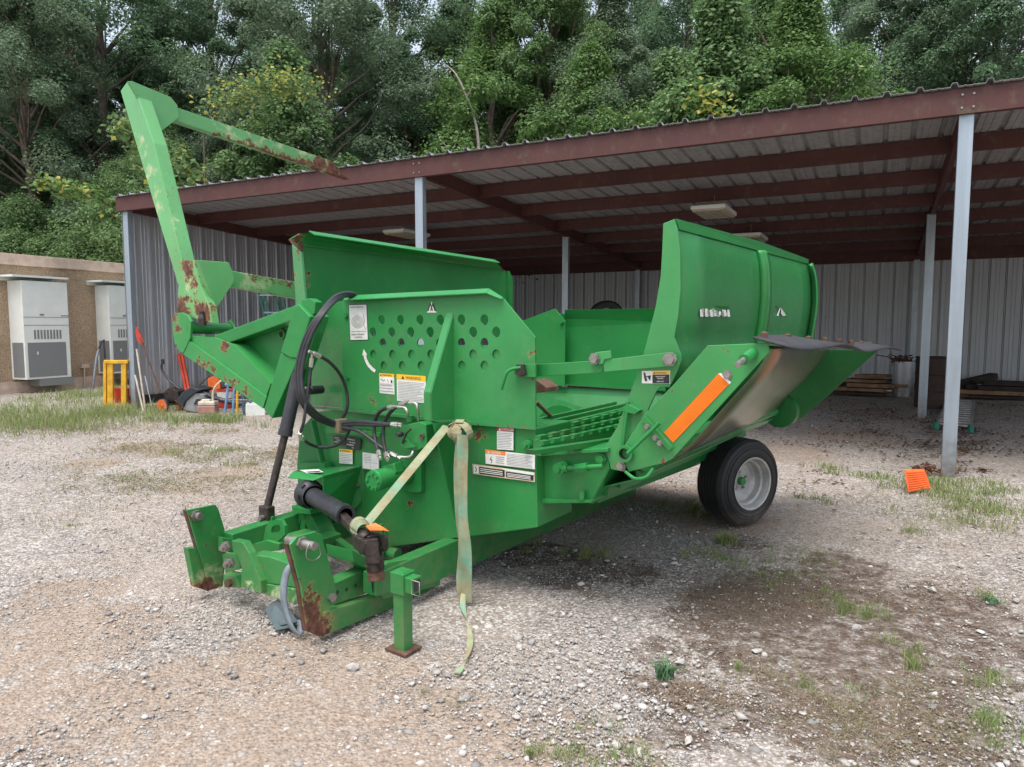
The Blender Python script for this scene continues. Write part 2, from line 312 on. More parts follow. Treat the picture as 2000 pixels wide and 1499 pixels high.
# ------------------------------------------------------------------ grass
m_grass = island_mat('green_blades', [(.15, .26, .06), (.22, .34, .10), (.30, .35, .14), (.16, .27, .08), (.32, .31, .16)], .7, .25)
m_straw = island_mat('dry_blades', [(.26, .21, .13), (.18, .14, .09), (.32, .28, .18), (.13, .095, .065), (.20, .20, .11), (.16, .17, .08)], .85, .1)
m_duff = island_mat('rotted_hay', [(.10, .068, .048), (.17, .12, .085), (.06, .04, .03), (.28, .22, .155), (.23, .175, .125)], .95)
def blades(pts, hmin, hmax, wd, lean=.5):
    n = len(pts); P = np.array(pts); h = rng.uniform(hmin, hmax, n); a = rng.uniform(0, 6.28, n); l = rng.uniform(.1, 1, n)*lean*h
    dx, dy = np.cos(a), np.sin(a); b = rng.uniform(0, 6.28, n); wx, wy = np.cos(b)*wd, np.sin(b)*wd
    def row(k, t, ww): return np.stack([P[:, 0]+dx*l*t*t+k*wx*ww, P[:, 1]+dy*l*t*t+k*wy*ww, h*t*(1-.25*lean*t)-.006], -1)
    vs = np.stack([row(-1, 0, 1), row(1, 0, 1), row(1, .55, .8), row(-1, .55, .8), row(.1, 1, .3), row(-.1, 1, .3)], 1).reshape(-1, 3)
    i = 6*np.arange(n)[:, None]; fs = np.concatenate([i+np.array([[0, 1, 2, 3]]), i+np.array([[3, 2, 4, 5]])]); return vs, fs
def tuft(px, py, r, n, sq=1.): 
    
    c = GP(px, py); k = max(3, n//38); sub = [(random.gauss(0, r*.62), random.gauss(0, r*.62*sq), random.uniform(.08, .30)*r) for _ in range(k)]; out = []
    for _ in range(n):
        a, b, q = random.choice(sub) if random.random() < .8 else (0, 0, r*.8); out.append((c.x+a+random.gauss(0, q), c.y+b+random.gauss(0, q)))
    return out
def collect(lst, name, mat, label, cat):
    VS, FS, o = [], [], 0
    for pts, a, b, wd, lean in lst:
        v, f = blades(pts, a, b, wd, lean); VS.append(v); FS.append(f+o); o += len(v)
    link(np_mesh(name, np.concatenate(VS), np.concatenate(FS), [mat]), name, kind='stuff', label=label, cat=cat)
L = []
for px, py, r, n, a, b in [(1150, 1090, .16, 260, .04, .10), (1420, 1060, .10, 160, .04, .10), (1400, 1090, .2, 300, .03, .08), (1560, 1090, .22, 300, .02, .07), (1500, 1130, .2, 200, .02, .06), (1690, 1200, .13, 350, .04, .09), (1640, 1180, .18, 250, .02, .06),
    (1780, 1290, .11, 260, .04, .09), (1930, 1170, .08, 120, .03, .06), (1850, 1010, .35, 700, .03, .08), (1940, 1000, .35, 600, .03, .09), (1830, 960, .35, 900, .03, .08), (1900, 950, .35, 700, .03, .08), (1780, 1040, .2, 200, .03, .07), (1640, 920, .25, 160, .04, .12), (1590, 975, .2, 120, .03, .07), (1740, 940, .3, 200, .02, .07),
    (1930, 1330, .1, 150, .03, .08), (1950, 1420, .1, 170, .03, .08), (1600, 1350, .12, 120, .02, .06), (1440, 1310, .05, 70, .02, .05), (1320, 990, .15, 80, .04, .12), (1365, 1000, .15, 120, .06, .14), (900, 1060, .2, 160, .03, .1), (1040, 1060, .15, 120, .03, .08),
    (60, 834, 1.0, 1100, .10, .30), (170, 816, 1.1, 1100, .10, .28), (20, 815, 1.1, 900, .12, .32), (90, 800, 1.2, 500, .1, .3), (120, 780, .9, 900, .06, .22), (235, 808, .7, 900, .1, .3), (320, 822, .4, 420, .06, .24), (415, 825, .4, 650, .08, .26), (540, 835, .3, 90, .06, .2), (140, 750, 1.2, 1200, .1, .4), (200, 770, .8, 700, .1, .3), (240, 935, .3, 60, .03, .08), (100, 1030, .2, 40, .03, .07), (140, 1028, .1, 50, .02, .05), (340, 890, .3, 100, .03, .09), (30, 1010, .3, 60, .03, .08), (480, 905, .3, 90, .03, .1),
    (440, 875, .5, 200, .03, .09), (1150, 1480, .12, 200, .02, .06), (1270, 1490, .1, 160, .02, .06), (1060, 1475, .1, 150, .03, .06), (1180, 1410, .08, 60, .02, .05), (1980, 1460, .12, 150, .03, .07)]:
    L.append((tuft(px, py, r, n), a, b, .0016 if py > 1000 else .004, .8))
collect(L, 'grass', m_grass, 'thin green grass and weeds sprouting through the gravel', 'grass')
L = []
for px, py, r, n, a, b in [(180, 900, 1.1, 700, .03, .10), (330, 960, .7, 900, .02, .08), (470, 920, .7, 1100, .03, .1), (300, 870, .6, 900, .03, .1), (400, 880, .5, 600, .03, .1), (560, 885, .4, 500, .03, .1), (240, 935, .4, 400, .03, .08), (90, 930, .9, 350, .02, .08), (540, 890, .5, 300, .03, .1), (1600, 1360, .3, 1100, .02, .07), (1680, 1400, .3, 1300, .02, .08), (1700, 1060, .4, 500, .01, .05), (1580, 1330, .25, 500, .02, .06), (1780, 1310, .2, 500, .02, .07), (1890, 1400, .25, 600, .02, .07), (1700, 1470, .25, 700, .02, .06), (1250, 1485, .25, 600, .02, .07), (1100, 1480, .2, 400, .02, .06), (860, 1350, .1, 160, .02, .05), (1400, 1110, .3, 500, .02, .06), (1450, 1040, .3, 300, .02, .06), (1900, 1050, .5, 900, .02, .06), (1870, 990, .5, 800, .02, .07), (1640, 1120, .4, 500, .01, .04), (1150, 1110, .2, 240, .02, .07), (150, 830, 1.2, 1400, .06, .2), (40, 840, 1.0, 900, .06, .2), (400, 835, .6, 300, .05, .14)]:
    L.append((tuft(px, py, r*1.25, int(n*(.55 if py > 1000 else 1))), a*.7, b*.8, .0013 if py > 1000 else .0045, 3.0))
collect(L, 'dry_grass', m_straw, 'dry straw coloured grass patches on the gravel', 'dry grass')
L = []
for px, py, r, n in [(1480, 1180, .36, 2600), (1540, 1160, .3, 1600), (1420, 1170, .2, 800), (1600, 1250, .3, 900), (1680, 1320, .3, 1300), (1340, 1350, .15, 500), (1750, 1380, .3, 1000), (1650, 1440, .25, 700), (1850, 1130, .4, 700), (1150, 1130, .15, 300), (1860, 1200, .3, 400)]:
    L.append((tuft(px, py, r*1.15, int(n*1.8)), .004, .022, .0026, 8.))
collect(L, 'rotted_hay', m_duff, 'matted brown rotted hay spread on the gravel', 'hay')
# dead leaves under and before the shed roof
def leaf_quads(P, s, up=.5, asp=.5, nrm=None):
    n = len(P); N = rng.normal(0, 1, (n, 3)); N[:, 2] = np.abs(N[:, 2])+up*2
    if nrm is not None: N += nrm*1.2
    N /= np.linalg.norm(N, axis=1)[:, None]; T = np.cross(N, rng.normal(0, 1, (n, 3))); T /= np.linalg.norm(T, axis=1)[:, None]; B = np.cross(N, T)
    s = np.asarray(s).reshape(-1, 1)*np.ones((n, 1)); w_ = s*asp
    vs = np.stack([P-T*s*.5, P-B*w_*.5+N*s*.06, P+T*s*.5, P+B*w_*.5+N*s*.06], 1).reshape(-1, 3)
    return vs, np.arange(4*n).reshape(n, 4)
m_litter = island_mat('dead_leaves', [(.12, .065, .035), (.20, .11, .06), (.28, .17, .10), (.08, .05, .035)], .9)
P = []
for px, py, r, n in [(1850, 850, .9, 900), (1700, 820, 1.2, 600), (1900, 870, .8, 500), (1600, 860, 1., 250), (1720, 800, 1.5, 700), (1640, 800, 1.2, 400), (1930, 800, 1.2, 500), (1800, 880, .8, 400), (1600, 930, .8, 120), (1850, 920, .4, 150), (1180, 920, .5, 60)]:
    P += [(x, y, random.uniform(0, .02)) for x, y in tuft(px, py, r, n)]
v, f = leaf_quads(np.array(P), rng.uniform(.02, .07, len(P)), 1.2, .55)
link(np_mesh('leaf_litter', v, f, [m_litter]), 'leaf_litter', kind='stuff', label='brown fallen leaves littering the gravel under the shed roof', cat='dead leaves')
def plant(name, px, py, n, hgt, spread, wd, mat, label):
    c = GP(px, py); VS = []; FS = []; vs, fs = blades([(c.x+random.gauss(0, spread*.25), c.y+random.gauss(0, spread*.25)) for _ in range(n)], hgt*.5, hgt, wd, 1.1)
    o = empty(name, c, label, 'weed'); me = np_mesh('blades', vs-np.array([c.x, c.y, 0]), fs, [mat]); link(me, 'blades', o)
m_weed = island_mat('blue_green_weed', [(.12, .23, .12), (.17, .30, .16), (.10, .19, .10)], .7, .2)
plant('weed_clump', 1297, 1318, 120, .11, .08, .004, m_weed, 'blue green weed clump growing alone in the foreground gravel')
plant('weed_clump', 1420, 1060, 80, .13, .10, .004, m_grass, 'yellow green grass clump at the foot of the tyre')
plant('weed_clump', 1938, 1175, 40, .06, .08, .006, m_weed, 'low broad weed by the right edge of the gravel')
# bigger stones lying loose
def rock(px, py, s, label, k):
    v, f = ico(); c = GP(px, py); vs = v*(1+rng.normal(0, .22, (12, 1)))*np.array([s*1.2, s*.85, s*.55]); vs[:, 2] += s*.25
    mb = MB(); mb.add([Vector(p) for p in vs], [list(map(int, q)) for q in f]); o = mb.build('stone', m_stone, label=label, cat='stone'); o.location = c; o.rotation_euler = (0, 0, k)
rock(689, 1306, .030, 'grey stone on the foreground gravel below the hitch', .4); rock(830, 1384, .018, 'small pale stone on the gravel below the strap tail', 1.2)
rock(1258, 1341, .02, 'pale stone to the left of the blue green weed clump', 2); rock(1330, 1296, .028, 'flat pale stone touching the right of the weed clump', 1)
rock(1478, 1274, .026, 'pale stone below the patch of rotted hay', .2); rock(1345, 1447, .02, 'white stone at the bottom edge among smaller chips', .9)
rock(1673, 1228, .028, 'tan stone beside the green tuft right of the hay patch', .3); rock(1820, 1153, .026, 'white stone on brown soil near the right edge', 2.2)
# ------------------------------------------------------------------ trees
def leaves_mat(name, cols, tr=.38):
    return island_mat(name, cols, .55, tr)
m_lv = [leaves_mat('dark_leaves', [(0.103, 0.179, 0.090), (0.138, 0.228, 0.110), (0.193, 0.290, 0.131), (0.117, 0.200, 0.110)]),
        leaves_mat('mid_leaves', [(0.131, 0.228, 0.083), (0.193, 0.304, 0.103), (0.262, 0.373, 0.124), (0.152, 0.248, 0.103)]),
        leaves_mat('bright_leaves', [(0.121, 0.220, 0.066), (0.176, 0.286, 0.077), (0.264, 0.374, 0.099), (0.132, 0.231, 0.072)]),
        leaves_mat('grey_leaves', [(0.138, 0.207, 0.117), (0.193, 0.269, 0.152), (0.262, 0.331, 0.193), (0.152, 0.221, 0.138)]),
        leaves_mat('yellow_leaves', [(.55, .47, .10), (.66, .58, .16), (.36, .42, .10), (.60, .42, .10), (.40, .44, .12), (.30, .38, .10)])]
def limb(mb, p, q, r0, r1, k=5, wob=.25, seg=7):
    pts = [p.lerp(q, i/k)+VV(random.gauss(0, wob), random.gauss(0, wob), random.gauss(0, wob*.4))*(0 if i in (0,) else 1)*(i/k) for i in range(k+1)]
    pts = smooth(pts, 3); n = len(pts); mb.tube(pts, [r0+(r1-r0)*i/(n-1) for i in range(n)], seg); return pts
def make_tree(name, Ht, W, mi, nclump, nleaf, ls, label, base=.12, airy=1., yellow=0, loc=(0, 0, 0), asp=.5, clr=.75):
    root = empty(name, loc, label, 'tree'); tb = MB(); trunk = limb(tb, VV(0, 0, -.1), VV(random.gauss(0, .5), random.gauss(0, .5), Ht*.93), Ht*.016+.05, .02, 7, .25, 9)
    P = []; Nn = []; Y = []
    for i in range(nclump):
        z = base+(1-base)*random.random()**.9; th = random.uniform(0, 6.283)
        prof = math.sin(min(1, (z-base*.6)/(1-base*.6)*1.05+.10)*math.pi)**.55
        rad = W/2*prof*math.sqrt(random.uniform(.12, 1)); c = VV(rad*math.cos(th), rad*math.sin(th), z*Ht)
        if i % 4 == 0:
            t = trunk[min(len(trunk)-1, int(max(0., z-.13)*len(trunk)))]; limb(tb, t, c, .05+.02*random.random(), .012, 4, .12, 5)
        r = random.choice((random.uniform(.25, .6), random.uniform(.5, 1.1)))*clr*airy
        n = int(nleaf*random.uniform(.6, 1.3)); d = rng.normal(0, 1, (n, 3)); d /= np.linalg.norm(d, axis=1)[:, None]
        rr = r*rng.random(n)**.45; q = d*rr[:, None]*np.array([1.15, 1.15, .92])
        q[:, 2] -= .18*(q[:, 0]**2+q[:, 1]**2)/max(r, .1); P.append(q+np.array(c)); Nn.append(d)
        Y.append(np.full(n, 1 if (yellow and random.random() < yellow) else 0))
    P = np.concatenate(P); v, f = leaf_quads(P, rng.uniform(.6, 1.3, len(P))*ls, .35, asp, np.concatenate(Nn))
    tb.build('trunk', m_bark, None).parent = root
    link(np_mesh('crown', v, f, [m_lv[mi], m_lv[4]], np.concatenate(Y)), 'crown', root)
    return root
protos = [make_tree('broadleaf_tree', 17, 8.5, 0, 340, 620, .11, 'x', .08),
          make_tree('broadleaf_tree', 15, 7.8, 1, 310, 620, .108, 'x', .06),
          make_tree('broadleaf_tree', 16, 8.4, 3, 320, 620, .104, 'x', .05),
          make_tree('broadleaf_tree', 17, 9.4, 0, 240, 560, .12, 'x', .16, 1.1),
          make_tree('young_tree', 8.5, 6.2, 2, 230, 520, .095, 'x', .05, .85),
          make_tree('understory_tree', 7, 6.8, 1, 230, 560, .10, 'x', .0),
          make_tree('vine_covered_tree', 10.0, 5.0, 1, 190, 480, .125, 'x', .05, .9, 0, asp=.75)]
used = set()
def place_tree(k, px, D, sc, label, rz=None):
    o = protos[k] if k not in used else copy_tree(protos[k]); used.add(k)
    p = GP(px, 800); x = (px-1000)/F*D; o.location = (x, D, 0); o.scale = (sc, sc, sc*random.uniform(.95, 1.08)); o.rotation_euler = (0, 0, rz if rz is not None else random.uniform(0, 6.28)); o['label'] = label; o['category'] = 'tree'
    if k in (0, 1, 2, 3): o['group'] = 'tall trees of the wood behind the shed'
    elif k == 5: o['group'] = 'low trees at the edge of the wood'
    return o
tall = [(0, -130, 27, 1.05, 'over the left edge of the tan building'), (2, 60, 24, .95, 'above the first wall air conditioner'), (3, 250, 28, 1.1, 'with sky gaps behind the mast head'), (1, 330, 23.5, .62, 'short, just behind the loader mast'), (0, 450, 31, 1.1, 'tall, showing above the upper tine'),
        (2, 480, 25, .62, 'short, under the middle of the upper tine'), (2, 640, 26.5, 1.12, 'tall, right of the yellow topped vine'), (3, 790, 32, 1.1, 'left of the bleached trunk, with sky gaps'), (0, 790, 27, .72, 'short, behind the middle shed post'), (1, 900, 34, 1.15, 'tall, far behind the bleached trunk'),
        (2, 1000, 30, .75, 'short, behind the bright young tree'), (1, 1060, 29, 1.12, 'tall, right of the bleached trunk'), (2, 1190, 27.5, .95, 'above the middle of the right bay'), (0, 1330, 31, 1.05, 'left of the hanging yellow vine'), (1, 1480, 27, 1.02, 'right of the hanging yellow vine'),
        (3, 1650, 33, 1.05, 'with sky gaps left of the near post'), (2, 1770, 28.5, 1.08, 'just left of the near post'), (0, 1900, 27, 1.05, 'straight above the near post'), (2, 2080, 30, 1.1, 'at the right edge of the roof'), (0, 2220, 26, 1., 'beyond the right edge of the photo'),
        (1, 150, 31, 1.1, 'behind the second air conditioner, farther back'), (0, 1560, 31, .85, 'lower one between two tall trees over the right bay'), (3, -10, 34, 1.1, 'farther back above the corner of the tan building'), (2, 1420, 37, 1.1, 'farthest back above the hanging vine'), (0, 560, 37, 1.15, 'farthest back above the end of the upper tine'),
        (2, 330, 36, 1.15, 'farthest back beside the mast head'), (1, 720, 38, 1.15, 'farthest back left of the bleached trunk'), (0, 1100, 38, 1.15, 'farthest back right of the bleached trunk'), (0, 1250, 38, 1.15, 'farthest back over the middle of the right bay'), (1, 1800, 38, 1.15, 'farthest back left of the near post'), (1, 2000, 38, 1.15, 'farthest back right of the near post'), (0, 80, 38, 1.15, 'farthest back above the first air conditioner'),
        (2, -420, 30, 1.1, 'next beyond the left edge of the view'), (0, -760, 32, 1.1, 'farthest out past the left edge of the view'), (1, 2450, 30, 1.1, 'farther out past the right edge of the view')]
words = ['dark', 'mid green', 'grey green', 'open crowned']
for k, px, D, sc, where in tall: place_tree(k, px, D, sc, f'{words[k]} broadleaf tree {where}')
for i, (px, D, sc) in enumerate([(-60, 23, .8), (60, 22, .75), (170, 23, .85), (330, 22.5, .95), (450, 24, .9), (560, 24, 1.0), (690, 28.5, 1.12), (820, 28.8, 1.1), (930, 28.8, 1.05), (1060, 28.5, 1.05), (1250, 26, 1.15), (1400, 27, 1.2), (1650, 27, 1.2), (1850, 27, 1.2)]):
    nm = ['at the far left of the tan building', 'directly behind the tan building', 'between the tan building and the shed', 'behind the left end of the shed', 'beyond the green loader mast', 'beyond the tip of the upper tine', 'above the left bay of the shed roof', 'left of the dead branch', 'below the dead branch', 'right of the dead branch', 'above the middle of the shed roof', 'above the right bay of the shed roof', 'beyond the ceiling lamps', 'at the right post of the shed'][i]
    place_tree(5, px, D, sc, 'low dark bushy tree '+nm)
place_tree(4, 975, 28.6, 1.64, 'bright yellow green young tree with feathery leaves right of the dead branch')
place_tree(4, 1150, 25.5, 1.25, 'bright green young tree above the middle of the shed roof')
place_tree(4, 1540, 24.5, 1.5, 'bright green young tree rising above the right bay of the roof')
place_tree(6, 1390, 24, 1.25, 'vine covered tree with yellowing leaves behind the right bay')
place_tree(6, 570, 22.5, .93, 'rounded tree with yellow topped vine behind the upper tine')
place_tree(6, 1300, 25, 1.0, 'smaller vine covered tree just above the roof edge')
# cluster of yellow leaves on the rounded tree, sapling by the shed corner
def leafy_branch(name, pts, D, n, ls, mi, label, r0=.03, sp=.16, yf=.15):
    w_ = [YP(x, y, D) for x, y in pts]; root = empty(name, VV(w_[0].x, D, 0), label, 'tree'); mb = MB(); base = VV(w_[0].x, D, 0)
    path = smooth([base, w_[0]]+w_[1:], 5); L_ = len(path); mb.tube(path, [r0*(1-.8*i/(L_-1)) for i in range(L_)], 6)
    P = []
    for i in range(n):
        t = random.uniform(.35, 1)**.8*(L_-1); q = path[int(t)].lerp(path[min(L_-1, int(t)+1)], t % 1); P.append([q.x+random.gauss(0, sp), q.y+random.gauss(0, sp), q.z+random.gauss(0, sp*.7)])
    mb.build('trunk', m_bark, root); v, f = leaf_quads(np.array(P), rng.uniform(.6, 1.2, n)*ls, .3, .75)
    me = np_mesh('crown', v, f, [m_lv[mi], m_lv[4]], (rng.random(n) < yf).astype(int)); o = link(me, 'crown', root); o.matrix_parent_inverse = wmat(root).inverted()
leafy_branch('sapling', [(330, 520), (235, 430), (190, 385), (120, 365), (70, 360)], 17.5, 420, .16, 2, 'arching sapling with large yellowing leaves left of the shed corner')
leafy_branch('sapling', [(330, 520), (300, 420), (290, 330), (270, 250), (225, 255)], 17, 420, .17, 1, 'upright sapling with broad leaves behind the loader mast', .03, .2, .12)
leafy_branch('sapling', [(420, 500), (390, 420), (370, 350), (330, 300)], 17.5, 420, .15, 1, 'small sapling with mixed yellow leaves right of the loader mast', .03, .25, .25)
leafy_branch('leaning_sapling', [(1330, 420), (1310, 300), (1270, 250), (1230, 220)], 21.5, 350, .16, 2, 'bright feathery sapling leaning left above the shed roof', .03, .14, .06)
leafy_branch('hanging_vine', [(1420, 420), (1400, 300), (1390, 220), (1360, 180)], 22, 500, .22, 2, 'vine with large yellow and green leaves over the roof edge', .03, .35, .35)
leafy_branch('flowering_vine', [(400, 330), (405, 230), (470, 185), (540, 162), (612, 172)], 20.5, 1500, .13, 1, 'climbing vine with a cap of bright yellow leaves', .03, .30, .28)
def dead_branch(pts, D, r, label):
    w_ = [YP(x, y, D) for x, y in pts]; mb = MB(); p = smooth(w_, 4); n = len(p); mb.tube(p, [r*(1-.75*i/(n-1)) for i in range(n)], 6); k = w_[len(w_)//2]; q = k+VV(.35, 0, .9)*.8
    mb.tube([k, k.lerp(q, .5)+VV(.05, 0, 0), q], [r*.5, r*.35, r*.15], 5); mb.build('dead_branch', simple('bleached_wood', (.36, .31, .27), .9), label=label, cat='branch')
dead_branch([(936, 300), (930, 245), (912, 190), (890, 145), (868, 125)], 25.2, .065, 'bare bleached dead trunk standing among the trees')
dead_branch([(900, 360), (880, 300), (858, 270)], 25, .035, 'thin bare branch just above the shed roof')
# ------------------------------------------------------------------ the shed
S0 = GP(1851, 930); S3 = GP(262, 797); FD = (S3-S0); FL_ = FD.length; FD.normalize(); ID = VV(-FD.y, FD.x, 0)
if ID.y < 0: ID = -ID
BAY = FL_/2; DEP = 10.7; MID = 5.45; ZE = YP(828, 348, (S0+FD*BAY).y).z; SLP = .052; RB = -1.25*BAY     # RB: the roof runs on past the picture's right edge
def SH(a, b, z): return S0+FD*a+ID*b+ZZ*z       # a towards the left end, b inwards
def ZR(b): return ZE+.25-SLP*b                  # underside of the sheets
shed = empty('open_metal_shed', S0, 'open fronted metal shed with maroon beams and corrugated sheets', 'shed')
PRO = None
def corr(mb, o, along, up, length, height_a, height_b, out, pitch=.305, d=.032, sharp=False):
    xs = []; x = 0
    while x < length:
        for dx, h in ((0, 0), (.085, 0), (.086, .018), (.094, .018), (.095, 0), (.165, 0), (.166, .018), (.174, .018), (.175, 0), (pitch-.062, 0), (pitch-.060, d), (pitch-.045, d), (pitch-.043, .008), (pitch-.030, .008), (pitch-.028, d), (pitch-.014, d), (pitch-.012, 0)) if sharp else ((0, 0), (.075, 0), (.085, d*.2), (.100, 0), (.150, 0), (.160, d*.2), (.175, 0), (pitch-.085, 0), (pitch-.07, d), (pitch-.03, d), (pitch-.012, 0)):
            if x+dx <= length: xs.append((x+dx, h))
        for dx in (.08, .15): pass
        x += pitch
    A = [o+along*a+out*h for a, h in xs]; B = [o+along*a+out*h+up*(height_a+(height_b-height_a)*a/length) for a, h in xs]; mb.loft(A, B, 0, False)
mb = MB(); corr(mb, SH(FL_+.12, 0, .10), ID, ZZ, DEP, ZR(0)-.14, ZR(DEP)-.10, -FD); mb.build('side_wall', m_galv, shed, solid=.003)
mb = MB(); corr(mb, SH(RB, DEP+.05, .08), FD, ZZ, FL_-RB+.1, ZR(DEP)-.1, ZR(DEP)-.1, ID, .32, .05, True); mb.build('back_wall', m_sheetin, shed, solid=.003)
mb = MB(); rd = (ID-ZZ*SLP); corr(mb, SH(RB-.2, -.14, ZR(-.14)+.01), FD, rd, FL_-RB+.45, DEP+.5, DEP+.5, ZZ, .305, .04); mb.build('roof_sheet', m_under, shed, solid=.003)
def channel(mb, p, q, h, wd, side):          # C section between p and q (top line), opening away from side
    t = .006; d = (q-p).normalized(); n = side.normalized(); dn = d.cross(n).normalized(); dn = dn if dn.z < 0 else -dn
    for c, a, b in ((dn*(h/2), n*(t/2), dn*(h/2)), (dn*(t/2)-n*(wd/2), n*(wd/2), dn*(t/2)), (dn*(h-t/2)-n*(wd/2), n*(wd/2), dn*(t/2))): mb.box((p+q)/2+c, (q-p)/2, a, b)
mb = MB(); channel(mb, SH(RB, -.09, ZE+.25), SH(FL_+.14, -.09, ZE+.25), .25, .08, -ID); mb.build('eave_beam', m_maroon, shed)
for k in range(1, 7):
    b = 1.6*k
    mb = MB(); channel(mb, SH(RB, b, ZR(b)-.004), SH(FL_+.08, b, ZR(b)-.004), .2, .06, -ID); mb.build('purlin', m_maroon, shed)
mb = MB(); channel(mb, SH(RB, DEP-.05, ZR(DEP)-.0), SH(FL_, DEP-.05, ZR(DEP)-.0), .34, .06, -ID); mb.build('wall_plate', m_maroon, shed)
for a in (FL_+.02, BAY, 0):
    mb = MB(); mb.beam(SH(a-.02, 0, ZE+.115), SH(a-.02, DEP-.1, ZE+.115-SLP*(DEP-.1)), .07, .215); mb.build('rafter', m_maroon, shed)
mb = MB(); mb.box(SH(FL_+.20, .12, ZE+.16), FD*.055, ID*.10, ZZ*.085); mb.build('gutter_end', m_post, shed, bevel=.01)
def post(a, b, zt, ww, name='post'):
    mb = MB(); t = .005; c = SH(a, b, zt/2); hz = ZZ*(zt/2+.02)
    mb.box(c-ID*(ww*.35), FD*(ww/2), ID*(t/2), hz); mb.box(c+FD*(ww/2), FD*(t/2), ID*(ww*.35), hz); mb.box(c-FD*(ww/2), FD*(t/2), ID*(ww*.35), hz)
    for s in (1, -1): mb.box(c+ID*(ww*.35)+FD*s*(ww*.36), FD*(ww*.14), ID*(t/2), hz)
    mb.build(name, m_post, shed)
post(0, 0, ZE-.01, .125); post(BAY, 0, ZE-.01, .13); post(FL_, .04, ZE-.01, .14)
post(0, MID, ZE-SLP*MID-.0, .13); post(BAY, MID, ZE-SLP*MID, .13)
post(0, DEP-.12, ZR(DEP)-.34, .12); post(BAY, DEP-.12, ZR(DEP)-.34, .12)
for a in (0, BAY):
    mb = MB()
    for i in (-1, 1):
        for z in (.06, .19): mb.bolt(SH(a+.05*i, -.094, ZE+z), -ID, .012, .008)
    mb.build('bolt_set', m_steel, shed)
mb = MB(); mb.box(SH(FL_+.115, DEP/2, .13), FD*.03, ID*(DEP/2), ZZ*.09); mb.build('base_board', m_wooddark, shed)
mb = MB(); mb.box(SH((FL_+RB)/2, DEP+.0, .12), FD*((FL_-RB)/2-.1), ID*.03, ZZ*.09); mb.build('base_board', m_wooddark, shed)
m_lamp = simple('dirty_lens', (.48, .44, .34), .5, 0, .15, 6)
def lamp(px, py, b, label):
    z = ZR(b)-.24; p = hit(px, py, ID, S0.dot(ID)+b); root = empty('ceiling_lamp', p, label, 'ceiling lamp', 'lamps under the shed roof')
    h = MB(); h.box(p+ZZ*.045, FD*.27, ID*.50, ZZ*.03); h.build('housing', m_acwhite, root, bevel=.01)
    h = MB(); h.box(p-ZZ*.0, FD*.25, ID*.47, ZZ*.012)
    for k in range(9): h.box(p-ZZ*.018+FD*(-.20+.05*k), FD*.006, ID*.47, ZZ*.01)
    h.build('lens', m_lamp, root); h = MB(); h.tube([p+ZZ*.07, p+ZZ*.3], .006, 5); h.build('hanger', m_steel, root)
lamp(1395, 418, 3.2, 'yellowed ribbed ceiling lamp above the tall curved green panel'); lamp(1466, 468, 6.4, 'ceiling lamp deeper under the roof, partly behind the curved panel')
lamp(795, 460, 3.9, 'ceiling lamp under the left bay beside the middle post')
lamp(1450, 512, 9.4, 'ceiling lamp at the back of the right bay, hidden low under the roof')
# ------------------------------------------------------------------ tan building with wall units
B0 = GP(22, 768); BD = VV(math.sin(math.radians(22)), math.cos(math.radians(22)), 0); BN = VV(BD.y, -BD.x, 0)
BH = hit(30, 506, BN, B0.dot(BN)).z
def BP(px, py, d=0.): return hit(px, py, BN, B0.dot(BN)+d)
bld = empty('tan_building', B0, 'low tan pebble dash building with pale trim left of the shed', 'building')
mb = MB(); mb.box(B0+BD*4.6-BN*2+ZZ*(BH/2), BD*5.0, BN*2, ZZ*(BH/2)); mb.build('wall', m_pebble, bld)
mb = MB(); mb.box(B0+BD*4.6-BN*1.98+ZZ*(BH-.02), BD*5.1, BN*2.06, ZZ*.13); mb.build('roof_trim', m_trim, bld, bevel=.01)
mb = MB(); mb.box(B0+BD*4.6-BN*1.98+ZZ*.12, BD*5.03, BN*2.03, ZZ*.14); mb.build('base_trim', m_trim, bld)
mb = MB(); mb.box(B0-BD*.42-BN*.03+ZZ*(BH/2-.08), BD*.07, BN*.06, ZZ*(BH/2-.1)); mb.build('corner_trim', m_trim, bld)
mb = MB(); mb.box(B0-BD*1.9-BN*.3+ZZ*(BH/2-.06), BD*1.4, BN*.25, ZZ*(BH/2-.06)); mb.build('front_wall', m_pebble, bld)
for s in (0, 1):
    pass
